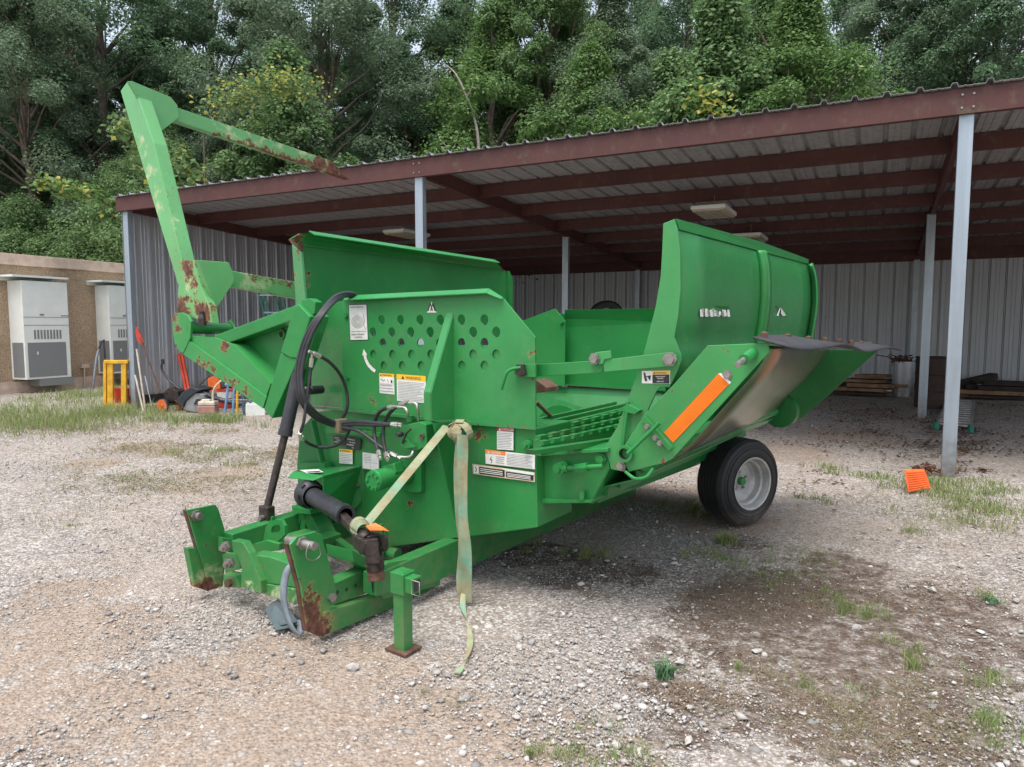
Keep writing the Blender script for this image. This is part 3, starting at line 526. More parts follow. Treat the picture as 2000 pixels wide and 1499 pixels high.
def unit(s0, label):           # s0: distance along the wall of its near face
    c = B0+BD*(s0-.08); zb, zt = .32, .32+2.32; dp = .50; wd = 1.12
    root = empty('wall_air_conditioner', c+ZZ*zb, label, 'air conditioner', 'wall mounted air conditioners')
    o = c+BN*(dp/2+.004)+BD*(wd/2)
    h = MB(); h.box(o+ZZ*((zb+zt)/2), BD*(wd/2), BN*(dp/2), ZZ*((zt-zb)/2)); h.build('cabinet', m_acwhite, root, bevel=.012)
    h = MB(); h.box(c+BD*(wd*.40)+BN*.28+ZZ*(zt+.10), BD*(wd*.60), BN*.28, ZZ*.022); h.box(c+BD*(wd*.40)+BN*.02+ZZ*(zt+.05), BD*(wd*.6), BN*.015, ZZ*.05); h.build('rain_hood', m_acwhite, root)
    fo = c+BN*(dp+.006)
    h = MB(); h.box(fo+BD*(.04+.5)+ZZ*(zb+.46), BD*.47, BN*.004, ZZ*.41); h.build('condenser_screen', m_acgrey, root)
    h = MB(); h.box(c-BD*.003+BN*(dp*.55)+ZZ*(zb+.46), BD*.004, BN*(dp*.38), ZZ*.41); h.build('side_screen', m_acgrey, root)
    h = MB()
    for k in range(9): h.box(fo+BD*(.26+.078*k)+ZZ*(zb+1.06), BD*.024, BN*.003, ZZ*.11)
    h.build('vent_slots', m_acgrey, root)
    h = MB()
    for z in (1.28, 1.47): h.box(fo+BD*(wd/2)+ZZ*(zb+z), BD*(wd/2-.01), BN*.002, ZZ*.006)
    h.box(fo+BD*.45+ZZ*(zb+1.53), BD*.05, BN*.006, ZZ*.02); h.box(fo+BD*1.02+ZZ*(zb+1.51), BD*.1, BN*.003, ZZ*.012); h.box(fo+BD*.30+ZZ*(zb+.62), BD*.02, BN*.006, ZZ*.035, 1)
    h.build('panel_seam', [m_acgrey, m_white], root)
    h = MB(); h.box(c+BD*.75+BN*.3+ZZ*(zb-.09), BD*.42, BN*.2, ZZ*.085); h.build('bracket', m_acgrey, root)
p1 = BP(16, 700).dot(BD)-B0.dot(BD)
unit(.12, 'white wall air conditioner nearest the corner of the tan building'); unit((BP(197, 650)-B0).dot(BD)-.05, 'second white wall air conditioner, half hidden by the shed corner')
mb = MB(); mb.box(BP(165, 715, .06), BD*.1, BN*.05, ZZ*.05); mb.tube([BP(165, 715, .1), BP(165, 760, .1)], .02, 6); mb.build('wall_outlet', m_trim, label='small beige outlet box low on the tan wall', cat='outlet box')
# ------------------------------------------------------------------ clutter along the shed's left end
def mat(n, c, r=.5, mtl=0.): return simple(n, c, r, mtl)
m_yel = mat('yellow_plastic', (.62, .34, .02)); m_redp = mat('red_plastic', (.50, .05, .03)); m_orp = mat('orange_plastic', (.85, .16, .03)); m_blue = mat('blue_paint', (.13, .25, .42)); m_grp = mat('grey_plastic', (.24, .25, .25)); m_dkpl = mat('dark_plastic', (.025, .03, .038)); m_stick = mat('pale_stick', (.52, .46, .38), .8); m_redor = mat('red_orange_paint', (.62, .07, .03))
def dep(px, py): return GP(px, py).y
# yellow rack
y0 = dep(225, 797); rt = empty('yellow_rack', GP(225, 797), 'yellow plastic frame with tall slots leaning at the shed corner', 'rack')
mb = MB()
def yb(mb, x0, yy0, x1, yy1, D, th=.06, mi=0): mb.prism([YP(x0, yy0, D), YP(x1, yy0, D), YP(x1, yy1, D), YP(x0, yy1, D)], VV(0, th, 0), mi)
for x0, x1 in ((201, 207), (209, 220), (236, 246)): yb(mb, x0, 708, x1, 797, y0)
mb.build('upright', m_yel, rt, bevel=.008); mb = MB(); yb(mb, 202, 704, 249, 711, y0-.012, .09); mb.build('top_rail', m_yel, rt, bevel=.01)
mb = MB(); yb(mb, 202, 789, 249, 796, y0+.01, .05); mb.build('bottom_rail', m_yel, rt, bevel=.01)
def bucket(px, py, r, h, D, mt, label, band=None, name='bucket'):
    c = YP(px, py, D); c.z = 0; rt = empty(name, c, label, 'bucket'); b = MB(); b.lathe(c, ZZ, [(0, 0), (0, r*.85), (h, r), (h, r*1.05), (h-.03, r*1.05), (h-.03, r*.98)], 24); b.lathe(c, ZZ, [(h, r), (h-.02, r*.95), (.02, r*.8)], 24); b.build('shell', mt, rt)
    b = MB(); b.tube([c+VV(r*math.cos(t), -.02-r*.3*math.sin(t), h-.02-r*.5*math.sin(t)) for t in np.linspace(0, math.pi, 12)], .004, 5); b.build('handle', m_steel, rt)
    if band: b = MB(); b.lathe(c, ZZ, [(h*.55, r*.955), (h*.9, r*1.0)], 24); b.build('band', band, rt)
bucket(240, 795, .16, .36, y0+.35, m_redor, 'orange red bucket standing behind the yellow rack'); bucket(443, 812, .17, .36, dep(443, 800)+.3, m_redp, 'red and white bucket by the shed wall behind the trestle', m_white)
def stick(name, pts, D, r, mt, label, cat, extra=None):
    w_ = [YP(x, y, D+i*(.25/(len(pts)))) for i, (x, y) in enumerate(pts)]; b = MB(); b.tube(w_, r, 8); b.build(name, mt, label=label, cat=cat)
stick('wooden_stake', [(285, 808), (267, 682)], dep(280, 808), .018, m_stick, 'long pale stake leaning on the left shed corner', 'stake'); stick('wooden_stake', [(281, 808), (264, 733)], dep(280, 810)-.1, .018, m_stick, 'short pale stake leaning beside the long one', 'stake')
stick('thin_rod', [(298, 800), (283, 735)], dep(298, 803), .008, m_galv, 'thin grey rod between the stakes and the mower', 'rod')
stick('long_handled_tool', [(181, 760), (188, 700), (195, 675)], dep(181, 760), .028, m_post, 'silver pole with black handle leaning near the yellow rack', 'pole')
stick('tool_grip', [(193, 682), (198, 668), (203, 664), (205, 700)], dep(181, 760)+.05, .022, m_dkpl, 'black grip at the top of the silver pole', 'grip')
# push reel mower
D = dep(320, 805); rt = empty('reel_mower', YP(320, 805, D), 'old push mower with orange wheels and red handle grip', 'mower')
b = MB(); b.tube([YP(312, 765, D), YP(290, 705, D+.2), YP(272, 655, D+.3)], .014, 7); b.build('handle', m_rust, rt)
b = MB(); b.prism([YP(265, 638, D+.28), YP(270, 645, D+.28), YP(281, 668, D+.28), YP(279, 676, D+.28), YP(268, 668, D+.28), YP(265, 655, D+.28)], VV(0, .03, 0)); b.build('grip', m_redp, rt, bevel=.006)
for x, dd in ((318, 0.), (352, .35)):
    c = YP(x, 789, D+dd); c.z = .12; b = MB(); b.lathe(c, VV(-.3, -.95, 0), [(-.03, 0), (-.03, .11), (-.02, .125), (.02, .125), (.03, .11), (.02, .03), (.045, .03), (.045, 0)], 24, mis=[1, 1, 1, 1, 0, 0, 0]); b.build('wheel', [m_orp, m_dkpl], rt)
b = MB(); b.tube([YP(320, 789, D+.05), YP(350, 787, D+.3)], .04, 10); b.tube([YP(322, 768, D+.03), YP(352, 766, D+.3)], .012, 8); b.build('reel', m_castdark, rt)
b = MB(); b.prism([YP(318, 768, D+.05), YP(330, 757, D+.05), YP(347, 765, D+.05), YP(350, 782, D+.05), YP(325, 783, D+.05)], VV(.05, .25, 0)); b.build('engine_block', m_castdark, rt, bevel=.01)
# grey and black blower / mower deck
D = dep(390, 806); rt = empty('garden_machine', YP(390, 806, D), 'grey and black plastic garden machine lying on its side by the mower', 'garden machine')
b = MB(); b.prism([YP(x, y, D) for x, y in [(358, 800), (363, 785), (380, 768), (398, 770), (402, 806), (378, 806)]], VV(.1, .35, 0)); b.build('grey_housing', m_grp, rt, bevel=.015)
b = MB(); b.prism([YP(x, y, D-.03) for x, y in [(341, 786), (355, 767), (372, 756), (392, 762), (378, 770), (362, 784), (356, 796)]], VV(.1, .4, 0)); b.build('black_chute', m_dkpl, rt, bevel=.015)
b = MB(); b.tube(smooth([YP(390, 765, D+.1), YP(420, 778, D+.1), YP(450, 786, D+.1), YP(480, 790, D+.1)]), .045, 10); b.build('tube', m_dkpl, rt)
b = MB(); b.prism([YP(x, y, D-.012) for x, y in [(378, 790), (383, 780), (397, 779), (394, 792)]], VV(0, .01, 0)); b.build('badge', m_ink, rt)
rt = empty('string_trimmer', YP(330, 760, D+.5), 'black curved garden tool leaning on the corrugated wall', 'trimmer'); b = MB(); b.tube(smooth([YP(317, 705, D+.45), YP(316, 722, D+.45), YP(330, 742, D+.4), YP(352, 762, D+.3), YP(362, 772, D+.3)]), .022, 8); b.build('shaft', m_dkpl, rt); b = MB(); b.tube([YP(317, 702, D+.45), YP(318, 712, D+.45)], .035, 8); b.build('grip', m_dkpl, rt)
# petrol can
D = dep(407, 813); rt = empty('fuel_can', YP(407, 813, D), 'translucent fuel can of reddish liquid with a long pale spout', 'fuel can'); c = YP(407, 798, D+.1)
b = MB(); b.box(c-ZZ*.02, VV(.155, 0, 0), VV(0, .1, 0), ZZ*.075, 1); b.box(c+ZZ*.095, VV(.15, 0, 0), VV(0, .095, 0), ZZ*.038, 0); b.box(c+ZZ*.145+VV(-.03, 0, 0), VV(.08, 0, 0), VV(0, .06, 0), ZZ*.02, 0); b.build('can', [mat('cloudy_plastic', (.52, .47, .38), .4), mat('pinkish_fuel', (.34, .17, .15), .4)], rt, bevel=.02)
b = MB(); b.tube(smooth([YP(416, 783, D+.05), YP(416, 768, D+.05), YP(421, 755, D+.05), YP(432, 744, D+.05)]), [.022]*6+[.018]*6+[.015]*7, 8); b.build('spout', mat('spout_plastic', (.55, .47, .34)), rt)
# red-orange bars, orange board
D = dep(365, 790); rt = empty('red_post', YP(368, 775, D), 'red orange folding steel post leaning on the shed wall', 'post')
for s in (-3.2, 3.2): b = MB(); b.beam(YP(352+s, 692, D+.35), YP(368+s, 768, D+.05), .05, .05, VV(0, 1, 0)); b.build('bar', m_redor, rt, bevel=.005)
D = dep(415, 792); mb = MB(); mb.prism([YP(x, y, D) for x, y in [(407, 770), (405, 740), (416, 735), (430, 745), (430, 772)]], VV(0, .08, 0)); mb.build('orange_barrier', m_orp, label='orange plastic barrier piece standing behind the garden machine', cat='barrier', bevel=.01)
stick('rusty_bar', [(372, 768), (411, 733)], D-.2, .015, m_rust, 'rusty bar slanting in front of the orange barrier', 'bar')
# trestle legs
D = dep(470, 812); rt = empty('folding_trestle', YP(470, 812, D), 'folding trestle with blue and yellow tubular legs', 'trestle')
for x0, x1, mt in ((446, 439, m_blue), (458, 455, m_blue), (464, 463, m_yel), (472, 476, m_blue), (484, 492, m_blue)):
    b = MB(); b.tube([YP(x0, 752, D), YP(x1, 808, D+(.25 if x1 > 470 else 0))], .024, 8); b.build('leg', mt, rt)
b = MB(); b.tube([YP(440, 752, D), YP(492, 752, D)], .03, 8); b.build('top_bar', m_blue, rt); b = MB(); b.tube([YP(430, 780, D-.01), YP(492, 782, D-.01)], .006, 6); b.build('wire', m_steel, rt)
mb = MB(); mb.box(YP(500, 800, D+.2), VV(.16, .05, 0), VV(-.04, .13, 0), ZZ*.12); mb.build('plastic_tub', m_acwhite, label='pale blue plastic tub right of the trestle', cat='tub', bevel=.02)
# green step ladder inside
D = 15.2; rt = empty('step_ladder', YP(535, 640, D), 'green step ladder standing inside the shed behind the green machine', 'ladder'); mlg = mat('ladder_green', (.015, .16, .11))
for (xa, ya, xb, yb_) in ((503, 560, 545, 730), (513, 560, 556, 730), (533, 560, 575, 730), (546, 560, 588, 730)): b = MB(); b.beam(YP(xa, ya, D), YP(xb, yb_, D), .05, .03, VV(0, 1, 0)); b.build('rail', mlg, rt)
for k in range(5): b = MB(); t = k/5+.1; b.beam(YP(503+42*t, 560+170*t, D-.03), YP(533+42*t, 560+170*t, D-.03), .05, .03); b.build('step', m_post, rt)
# ------------------------------------------------------------------ right side of the shed
D = dep(1790, 775); c = YP(1760, 773, D); c.z = 0; rt = empty('trash_can', c, 'ribbed galvanised trash can with withered plant on top', 'trash can'); r = .21; h = .78
b = MB(); b.lathe(c, ZZ, [(0, 0), (0, r*.82), (h, r), (h+.015, r*1.04), (h-.02, r*1.04), (h-.03, r*.96), (h*.8, r*.9)], 32)
for k in range(20): t = 6.283*k/20; dd = VV(math.cos(t), math.sin(t), 0); b.beam(c+dd*(r*.86)+ZZ*.12, c+dd*(r*.98)+ZZ*(h-.1), .02, .02)
b.build('body', m_galv, rt)
b = MB()
for k in range(60): a = random.uniform(0, 6.28); q = c+ZZ*(h-.05)+VV(math.cos(a), math.sin(a), 0)*random.uniform(0, r); e = q+VV(random.gauss(0, .16), random.gauss(0, .1), random.uniform(.02, .22)); b.tube([q, q.lerp(e, .5)+ZZ*.06, e], .012, 5)
b.build('withered_plant', m_rust, rt)
D = dep(1815, 795); c = YP(1822, 792, D); c.z = 0; rt = empty('rusty_barrel', c, 'dark rusty steel barrel behind the middle post', 'barrel'); r = .33; h = .98
b = MB(); b.lathe(c, ZZ, [(0, 0), (0, r), (h*.32, r), (h*.34, r+.012), (h*.36, r), (h*.64, r), (h*.66, r+.012), (h*.68, r), (h, r), (h+.01, r-.02), (h-.2, r-.02)], 36); b.build('shell', mat('barrel_rust', (.050, .030, .024), .8), rt)
b = MB(); b.tube([c+VV((r+.004)*math.cos(t), (r+.004)*math.sin(t), h) for t in np.linspace(0, 6.283, 30)], .012, 6); b.build('rim', m_castdark, rt)
b = MB(); b.lathe(c+VV(0, -r-.002, .55), VV(0, -1, 0), [(0, .035), (.01, .03), (.01, 0)], 12); b.build('bung', m_castdark, rt)
def lumber(px0, px1, py, rows, D, label, dark=False):
    a = YP(px0, py, D); e = YP(px1, py, D); a.z = e.z = 0; d = (FD*-1); L = (e-a).length; rt = empty('lumber_pile', a, label, 'lumber', 'lumber stacked at the back of the shed')
    for k in range(rows):
        for j in range(3):
            o0 = random.uniform(-.12, .25)+.1*k; b = MB(); c = a+d*o0+ID*(.02+.17*j)+ZZ*(.05+.10*k); Lk = L*(1-.10*k)*random.uniform(.7, 1.)
            b.box(c+d*(Lk/2)+ZZ*.002*j, d*(Lk/2), ID*.075, ZZ*random.uniform(.025, .045)); b.build('board', m_wooddark if (dark and k > 1) or random.random() < .2 else m_wood, rt)
lumber(1628, 1745, 772, 5, GP(1690, 772).y, 'stack of brown boards on the ground behind the green chute'); lumber(1868, 2030, 782, 4, GP(1940, 778).y, 'pile of dark and brown boards right of the near post', True)
D = GP(1930, 772).y; mb = MB(); mb.beam(YP(1868, 752, D-.4), YP(1942, 735, D-.3), .22, .14); mb.build('black_beam', m_wooddark, label='black beam slanting on top of the right board pile', cat='beam')
mb = MB(); mb.beam(YP(1958, 752, D-.2), YP(2060, 756, D-.2), .2, .2); mb.build('black_pipe', m_wooddark, label='dark pipe on the board pile at the right edge', cat='pipe')
# ladder section lying on the ground
A0, A1, B1, B0_ = GP(1828, 832, .06), GP(1896, 838, .06), GP(1903, 784, .06), GP(1850, 782, .06); rt = empty('slatted_ramp', A0, 'slatted pale ramp with green ends lying flat behind the near post', 'ramp')
for p, q in ((A0, B0_), (A1, B1)): b = MB(); b.beam(p, q, .03, .07); b.build('rail', m_galv, rt)
for k in range(13): t = (k+.5)/13; b = MB(); b.beam(A0.lerp(B0_, t)+ZZ*.02, A1.lerp(B1, t)+ZZ*.02, .045, .025); b.build('slat', m_sheetin, rt)
for p in (A0, A1): b = MB(); b.box(p, VV(.03, 0, 0), VV(0, .03, 0), ZZ*.06); b.build('end_cap', mlg, rt)
# orange ribbed panel and rusty chain heap
A0 = [GP(1775, 962, .0), GP(1819, 955, .0)]; top = [hit(1768, 920, VV(0, 1, 0), A0[0].y+.10), hit(1806, 918, VV(0, 1, 0), A0[1].y+.10)]
mb = MB(); mb.prism([A0[0], A0[1], top[1], top[0]], VV(0, .02, .005))
for k in range(9): t = (k+.7)/9.5; mb.beam(A0[0].lerp(top[0], t)+VV(.01, -.006, 0), A0[1].lerp(top[1], t)+VV(-.01, -.006, 0), .012, .010)
mb.build('ribbed_mat', m_orp, label='orange ribbed plastic mat propped against the rusty chain heap', cat='mat', bevel=.002)
c = GP(1812, 926); mb = MB()
for k in range(95):
    r = abs(random.gauss(0, .11)); a = random.uniform(0, 6.283); q = c+VV(r*1.3*math.cos(a), r*.8*math.sin(a), max(.012, .11*(1-r/.26)*random.random()+.015)); e = VV(random.gauss(0, 1), random.gauss(0, 1), random.gauss(0, .5)).normalized(); f_ = e.cross(ZZ).normalized()
    mb.tube([q+e*(.022*math.cos(t))+f_*(.012*math.sin(t)) for t in np.linspace(0, 6.283, 9)], .0055, 5)
mb.build('chain_heap', mat('chain_rust', (.13, .055, .035), .85), label='heap of rusty chain at the foot of the near post', cat='chain')
# old tyre seen over the green rear wall
c = YP(1185, 600, 15.5); c.z -= .28; mb = MB(); mb.lathe(c, VV(.3, -1, 0), [(-.1, .27), (-.1, .38), (-.07, .42), (.07, .42), (.1, .38), (.1, .27), (-.1, .27)], 40); mb.build('old_tyre', m_rubber, label='old black tyre showing over the green rear wall', cat='tyre')
mb = MB(); mb.box(VV(c.x, c.y+.02, (c.z-.43)/2), VV(.5, -.2, 0), VV(.1, .3, 0), ZZ*((c.z-.43)/2)); mb.build('wooden_crate', m_wooddark, label='dark crate that carries the old tyre inside the shed', cat='crate')
# ------------------------------------------------------------------ the green bale machine
mach = empty('bale_unroller', M(0, .2, 0), 'large green towed bale unroller with raised loader arms, parked on gravel', 'farm machine')
BV = .003
def add_label(name, corners, els, off, parent, label=None, wr=True):
    """els: list of ('q', x0,y0,x1,y1,mat) rectangles, ('p',[(x,y)..],mat), ('l',[(x,y)..],width,mat) or ('t',text,x,y,size,mat); unit square, y up"""
    tl, tr_, br, bl = corners; n = (tr_-tl).cross(bl-tl).normalized()
    if n.dot(off) < 0: n = -n
    mats = []; mb = MB(); lev = [0]
    def P(x, y, d): return (bl.lerp(br, x)).lerp(tl.lerp(tr_, x), y)+n*d
    asp = (tr_-tl).length/(tl-bl).length
    def mi(m):
        if m not in mats: mats.append(m)
        return mats.index(m)
    def face(pts, m, d):
        vs = [P(x, y, d) for x, y in pts]; nn = VV(0, 0, 0)
        for i in range(len(vs)): nn += vs[i].cross(vs[(i+1) % len(vs)])
        mb.add(vs, [list(range(len(vs)))[::(1 if nn.dot(n) > 0 else -1)]], mi(m))
    for i, e in enumerate(els):
        d = .0022+.0003*i if e[0] != 'q' or i else .0018
        if e[0] == 'q': x0, y0, x1, y1, m = e[1:]; face([(x0, y0), (x1, y0), (x1, y1), (x0, y1)], m, d)
        elif e[0] == 'p': face(e[1], e[2], d)
        elif e[0] == 'l':
            pts, wd, m = e[1:]
            for (xa, ya), (xb, yb2) in zip(pts[:-1], pts[1:]):
                dx, dy = (xb-xa)*asp, yb2-ya; L_ = math.hypot(dx, dy) or 1; ox, oy = -dy/L_*wd/2/asp, dx/L_*wd/2
                face([(xa+ox, ya+oy), (xb+ox, yb2+oy), (xb-ox, yb2-oy), (xa-ox, ya-oy)], m, d)
        elif e[0] == 't':
            txt, x, y, sz, m = e[1:6]; k = e[6] if len(e) > 6 else 1.
            cu = bpy.data.curves.new('lettering', 'FONT'); cu.body = txt; cu.size = 1; cu.resolution_u = 2; cu.offset = .012
            ob = bpy.data.objects.new('lettering', cu); me = ob.to_mesh(); vs = [P(x+q.co.x*sz/asp*k, y+q.co.y*sz, d) for q in me.vertices]; fs = [list(q.vertices) for q in me.polygons]
            ok = (P(1, 0, 0)-P(0, 0, 0)).cross(P(0, 1, 0)-P(0, 0, 0)).dot(n) > 0
            mb.add(vs, fs if ok else [f[::-1] for f in fs], mi(m)); ob.to_mesh_clear(); bpy.data.objects.remove(ob); bpy.data.curves.remove(cu)
    return mb.build(name, mats, parent, label=label)
def lines(x0, x1, y0, y1, n, m=None, th=.35):
    m = m or m_grey_ink; h = (y1-y0)/n
    return [('q', x0, y1-h*(i+.5)-h*th/2, x1-(x1-x0)*random.uniform(0, .25)*(1 if i % 3 == 2 else .2), y1-h*(i+.5)+h*th/2, m) for i in range(n)]
def tri(x, y, s, a, m): return ('p', [(x-s/a*.58, y), (x+s/a*.58, y), (x, y+s)], m)
FW = -V                                         # towards the viewer from a cross plane
# -- perforated front panel
out = FL([(669, 586), (956, 571), (983, 584), (1045, 659), (1046, 834), (886, 822), (669, 797)], 0)
rows = [(625, [745, 782, 820, 860, 901, 946]), (649, [728, 765, 802, 840, 924, 969]), (671, [747.5, 783.5, 821, 859, 901, 946]), (693.5, [729, 766.5, 803.5, 841.5, 924, 969]), (715.5, [749.5, 785.5, 822.5, 902, 946])]
holes = []
for y, xs in rows:
    for x in xs: c = FP(x, y, 0); holes.append([c+U*(.0285*math.cos(t))+ZZ*(.0325*math.sin(t)) for t in np.linspace(0, 2*math.pi, 19)[:-1]])
def plate_holes(outer, holes, d):
    mb = MB(); polys = [outer]+holes; flat = [p for q in polys for p in q]; tris = tessellate_polygon([[VV(p.dot(U), p.z, 0) for p in q] for q in polys]); n = len(flat)
    nn = d; fs = []
    for t in tris:
        a, b, c = (flat[i] for i in t); t = list(t)
        if (b-a).cross(c-a).dot(nn) > 0: t = t[::-1]
        fs.append(t); fs.append([i+n for i in t[::-1]])
    mb.add(flat+[p+d for p in flat], fs); k = 0
    for q in polys:
        m_ = len(q); mb.add([p for p in q]+[p+d for p in q], [[i, (i+1) % m_, (i+1) % m_+m_, i+m_] for i in range(m_)]); k += m_
    return mb
P1 = [(669, 588), (626, 600), (606, 640), (600, 720), (608, 790), (669, 797)]
p_front = paint('front_panel_paint', (.030, .225, .060), speck=.70, rust=[(FP(728, 778, 0), .03), (FP(762, 778), .022), (FP(874, 767, 0), .03), (FP(1044, 690), .03), (FP(1043, 730), .03)], grime=.4)
plate_holes(out, holes, V*.012).build('front_panel', p_front, mach)
mb = MB(); a = FP(669, 588, 0); b = FP(669, 797, 0); c = FP(615, 594, .16); d = FP(606, 790, .16); mb.prism([a, b, d, c], V*.012)
mb.build('side_fold', p_front, mach)
mb = MB(); mb.prism([FP(690, 673, .0125), FP(1040, 675, .0125), FP(1042, 828, .0125), FP(690, 795, .0125)], V*.006); mb.build('backing_plate', p_front, mach)
# top flange, ledge
mb = MB(); fl = FL([(669, 588), (956, 572)], -.0); pk = FL([(676, 583), (950, 570)], -.06)
mb.prism([FP(669, 580, -.0), FP(956, 566, -.0), FP(950, 574, -.055), FP(672, 588, -.055)], ZZ*.008); mb.prism([FP(956, 566, 0), FP(983, 583, 0), FP(980, 586, -.03), FP(950, 574, -.055)], ZZ*.006); mb.build('top_flange', m_green, mach, bevel=.002)
p_rustedge = paint('rust_edged_paint', (.040, .205, .07), speck=.565)
mb = MB(); mb.prism([FP(606, 793, .10), FP(669, 798, -.02), FP(844, 817, -.02), FP(886, 822, -.02), FP(1046, 834, -.02), FP(1046, 834, .05), FP(669, 798, .05)], -ZZ*.018); mb.build('ledge', p_rustedge, mach)
# gusset ribs
mb = MB(); ha = SP(885, 609, 0); hb = SP(886, 818, 0); q0 = SP(842, 822, 0); q1 = SP(840, 768, 0); mb.prism([ha, hb, q0, q1], U*.008)
mb.beam(ha+V*.0-U*.022, q1-U*.022, .05, .008, V); mb.beam(q1-U*.022, q0-U*.022, .05, .008, V); mb.build('gusset', p_front, mach, bevel=.002)
mb = MB(); mb.prism([SP(886, 824, .0), SP(888, 1016, .0), SP(844, 826, .0)], U*.008); mb.build('lower_gusset', m_green, mach)
# -- lower gear box
lowp = [(611, 806), (669, 799), (844, 822), (1046, 838), (1050, 1031), (924, 1048), (888, 1052), (751, 1071), (668, 1072), (660, 1035), (630, 905)]
mb = MB(); mb.prism(FL(lowp, .012), V*.42); mb.build('lower_housing', m_green_worn, mach, bevel=.006)
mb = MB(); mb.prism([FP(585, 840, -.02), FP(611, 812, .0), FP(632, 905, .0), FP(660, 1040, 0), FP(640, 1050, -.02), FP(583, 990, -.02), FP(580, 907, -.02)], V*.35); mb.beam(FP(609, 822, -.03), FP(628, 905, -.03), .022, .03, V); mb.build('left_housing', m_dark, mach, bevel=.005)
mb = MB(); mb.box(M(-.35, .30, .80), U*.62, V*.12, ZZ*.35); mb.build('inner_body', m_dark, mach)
# -- main beam and hitch frame
mb = MB(); A = [SP(735, 1122, .02), SP(735, 1166, .02)]; Bq = [SP(1243, 925, .02), SP(1243, 966, .02)]
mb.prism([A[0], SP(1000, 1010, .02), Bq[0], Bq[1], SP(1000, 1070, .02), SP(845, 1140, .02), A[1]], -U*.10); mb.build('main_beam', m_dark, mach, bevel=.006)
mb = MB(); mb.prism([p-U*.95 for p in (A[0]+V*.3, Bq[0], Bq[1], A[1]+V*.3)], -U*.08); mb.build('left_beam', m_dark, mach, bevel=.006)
pr = paint('hitch_paint', (.024, .19, .046), speck=.66, rust=[(SP(613, 1235, -.1), .11), (SP(608, 1195, -.1), .075), (SP(600, 1165, -.1), .05), (SP(583, 1135, -.1), .018), (SP(588, 1150, -.1), .02), (SP(420, 1150, -1.1), .05), (SP(560, 1178, -.9), .04), (SP(568, 1070, -.1), .02), (SP(572, 1090, -.1), .018), (SP(578, 1120, -.1), .016), (SP(400, 1152, -1.12), .085), (SP(392, 1110, -1.1), .025), (SP(447, 1140, -1.05), .05), (SP(376, 1010, -1.1), .03)], fade=[(SP(622, 1222, -.1), .09), (SP(628, 1195, -.1), .06), (FP(582, 1178, -.93), .075), (FP(560, 1172, -.93), .07), (FP(540, 1166, -.93), .07), (FP(515, 1157, -.93), .07), (FP(495, 1150, -.97), .06), (SP(400, 1125, -1.15), .10), (SP(430, 1135, -1.1), .06), (SP(700, 1218, -.09), .05), (SP(660, 1232, -.09), .06)], grime=.3)
uB = -.10; uA = -1.10
mb = MB(); mb.prism(SL([(567, 1064), (580, 1049), (616, 1039), (628, 1044), (657, 1150), (657, 1180), (631, 1189), (633, 1248), (601, 1234), (589, 1147)], uB), -U*.016); mb.build('hitch_plate', pr, mach, bevel=BV)
mb = MB(); mb.prism(SL([(366, 997), (421, 986), (427, 994), (444, 1051), (436, 1146), (412, 1153), (400, 1114)], uA), -U*.016); mb.build('hitch_plate', pr, mach, bevel=BV)
mb = MB(); mb.prism(SL([(367, 1072), (385, 1071), (402, 1116), (409, 1156), (382, 1147)], uA-.02), -U*.05); mb.build('skid_plate', pr, mach, bevel=BV)
for nm_, pts, uu in (('B', [(560, 1063), (567, 1061), (593, 1147), (604, 1233), (597, 1234), (584, 1148)], uB), ('A', [(362, 998), (369, 996), (403, 1114), (414, 1152), (408, 1154), (397, 1114)], uA)):
    mb = MB(); mb.prism(SL(pts, uu-.018), -U*.03); mb.build('plate_edge', m_rust, mach, bevel=BV, label='rusty front edge of the hitch plate')
def pinpart(c, L0, L1, clip):
    rt = MB(); rt.lathe(c, U, [(-L1, 0), (-L1, .021), (-.01, .021)], 16); rt.lathe(c, U, [(.0, .021), (L0, .021), (L0, 0)], 16); o = rt.build('lower_link_pin', m_steel, mach)
    k = MB(); k.lathe(c, U, [(.0, .034), (.018, .034), (.018, .02)], 6, sm=False); k.lathe(c, -U, [(.016, .034), (.045, .034), (.045, .0)], 6, sm=False); k.build('nut', m_steel, o)
    if clip:
        k = MB(); e = c+U*(L0-.02); k.tube(smooth([e+ZZ*.02, e+V*-.03+ZZ*.0, e-V*.035-ZZ*.05, e-ZZ*.075+V*.01, e-ZZ*.06+V*.05, e+V*.04-ZZ*.0]), .0028, 6); k.build('lynch_clip', m_steel, o)
pinpart(SP(588, 1061, uB), .10, .10, True); pinpart(SP(382, 1007, uA), .05, .12, False)
mb = MB(); mb.tube([SP(357, 1003, uA)-U*.06, SP(345, 1022, uA)-U*.06], .003, 5); mb.build('lynch_pin', m_steel, mach)
# rails right side
mb = MB(); mb.prism(SL([(633, 1196), (778, 1152), (845, 1118), (845, 1155), (778, 1184), (633, 1243)], -.09), -U*.07); mb.build('lower_rail', pr, mach, bevel=.006)
mb = MB(); mb.prism(SL([(650, 1141), (716, 1112), (716, 1160), (655, 1182)], -.13), -U*.09); mb.build('link_rail', m_dark, mach, bevel=.005)
for i, (x, y) in enumerate([(659, 1157), (677, 1152), (694, 1144)]):
    mb = MB(); c = SP(x, y, -.13); mb.lathe(c, U, [(.0, .011), (.002, .011), (.002, .0)], 12); mb.build('bolt_hole', m_ink, mach)
mb = MB(); mb.bolt(SP(646, 1167, uB), U, .024, .02); mb.build('hitch_bolt', m_steel, mach)
mb = MB(); mb.prism(SL([(714, 1124), (778, 1100), (845, 1075), (845, 1140), (733, 1166), (718, 1140)], -.07), U*.06); mb.build('beam_nose', m_green, mach, bevel=.004)
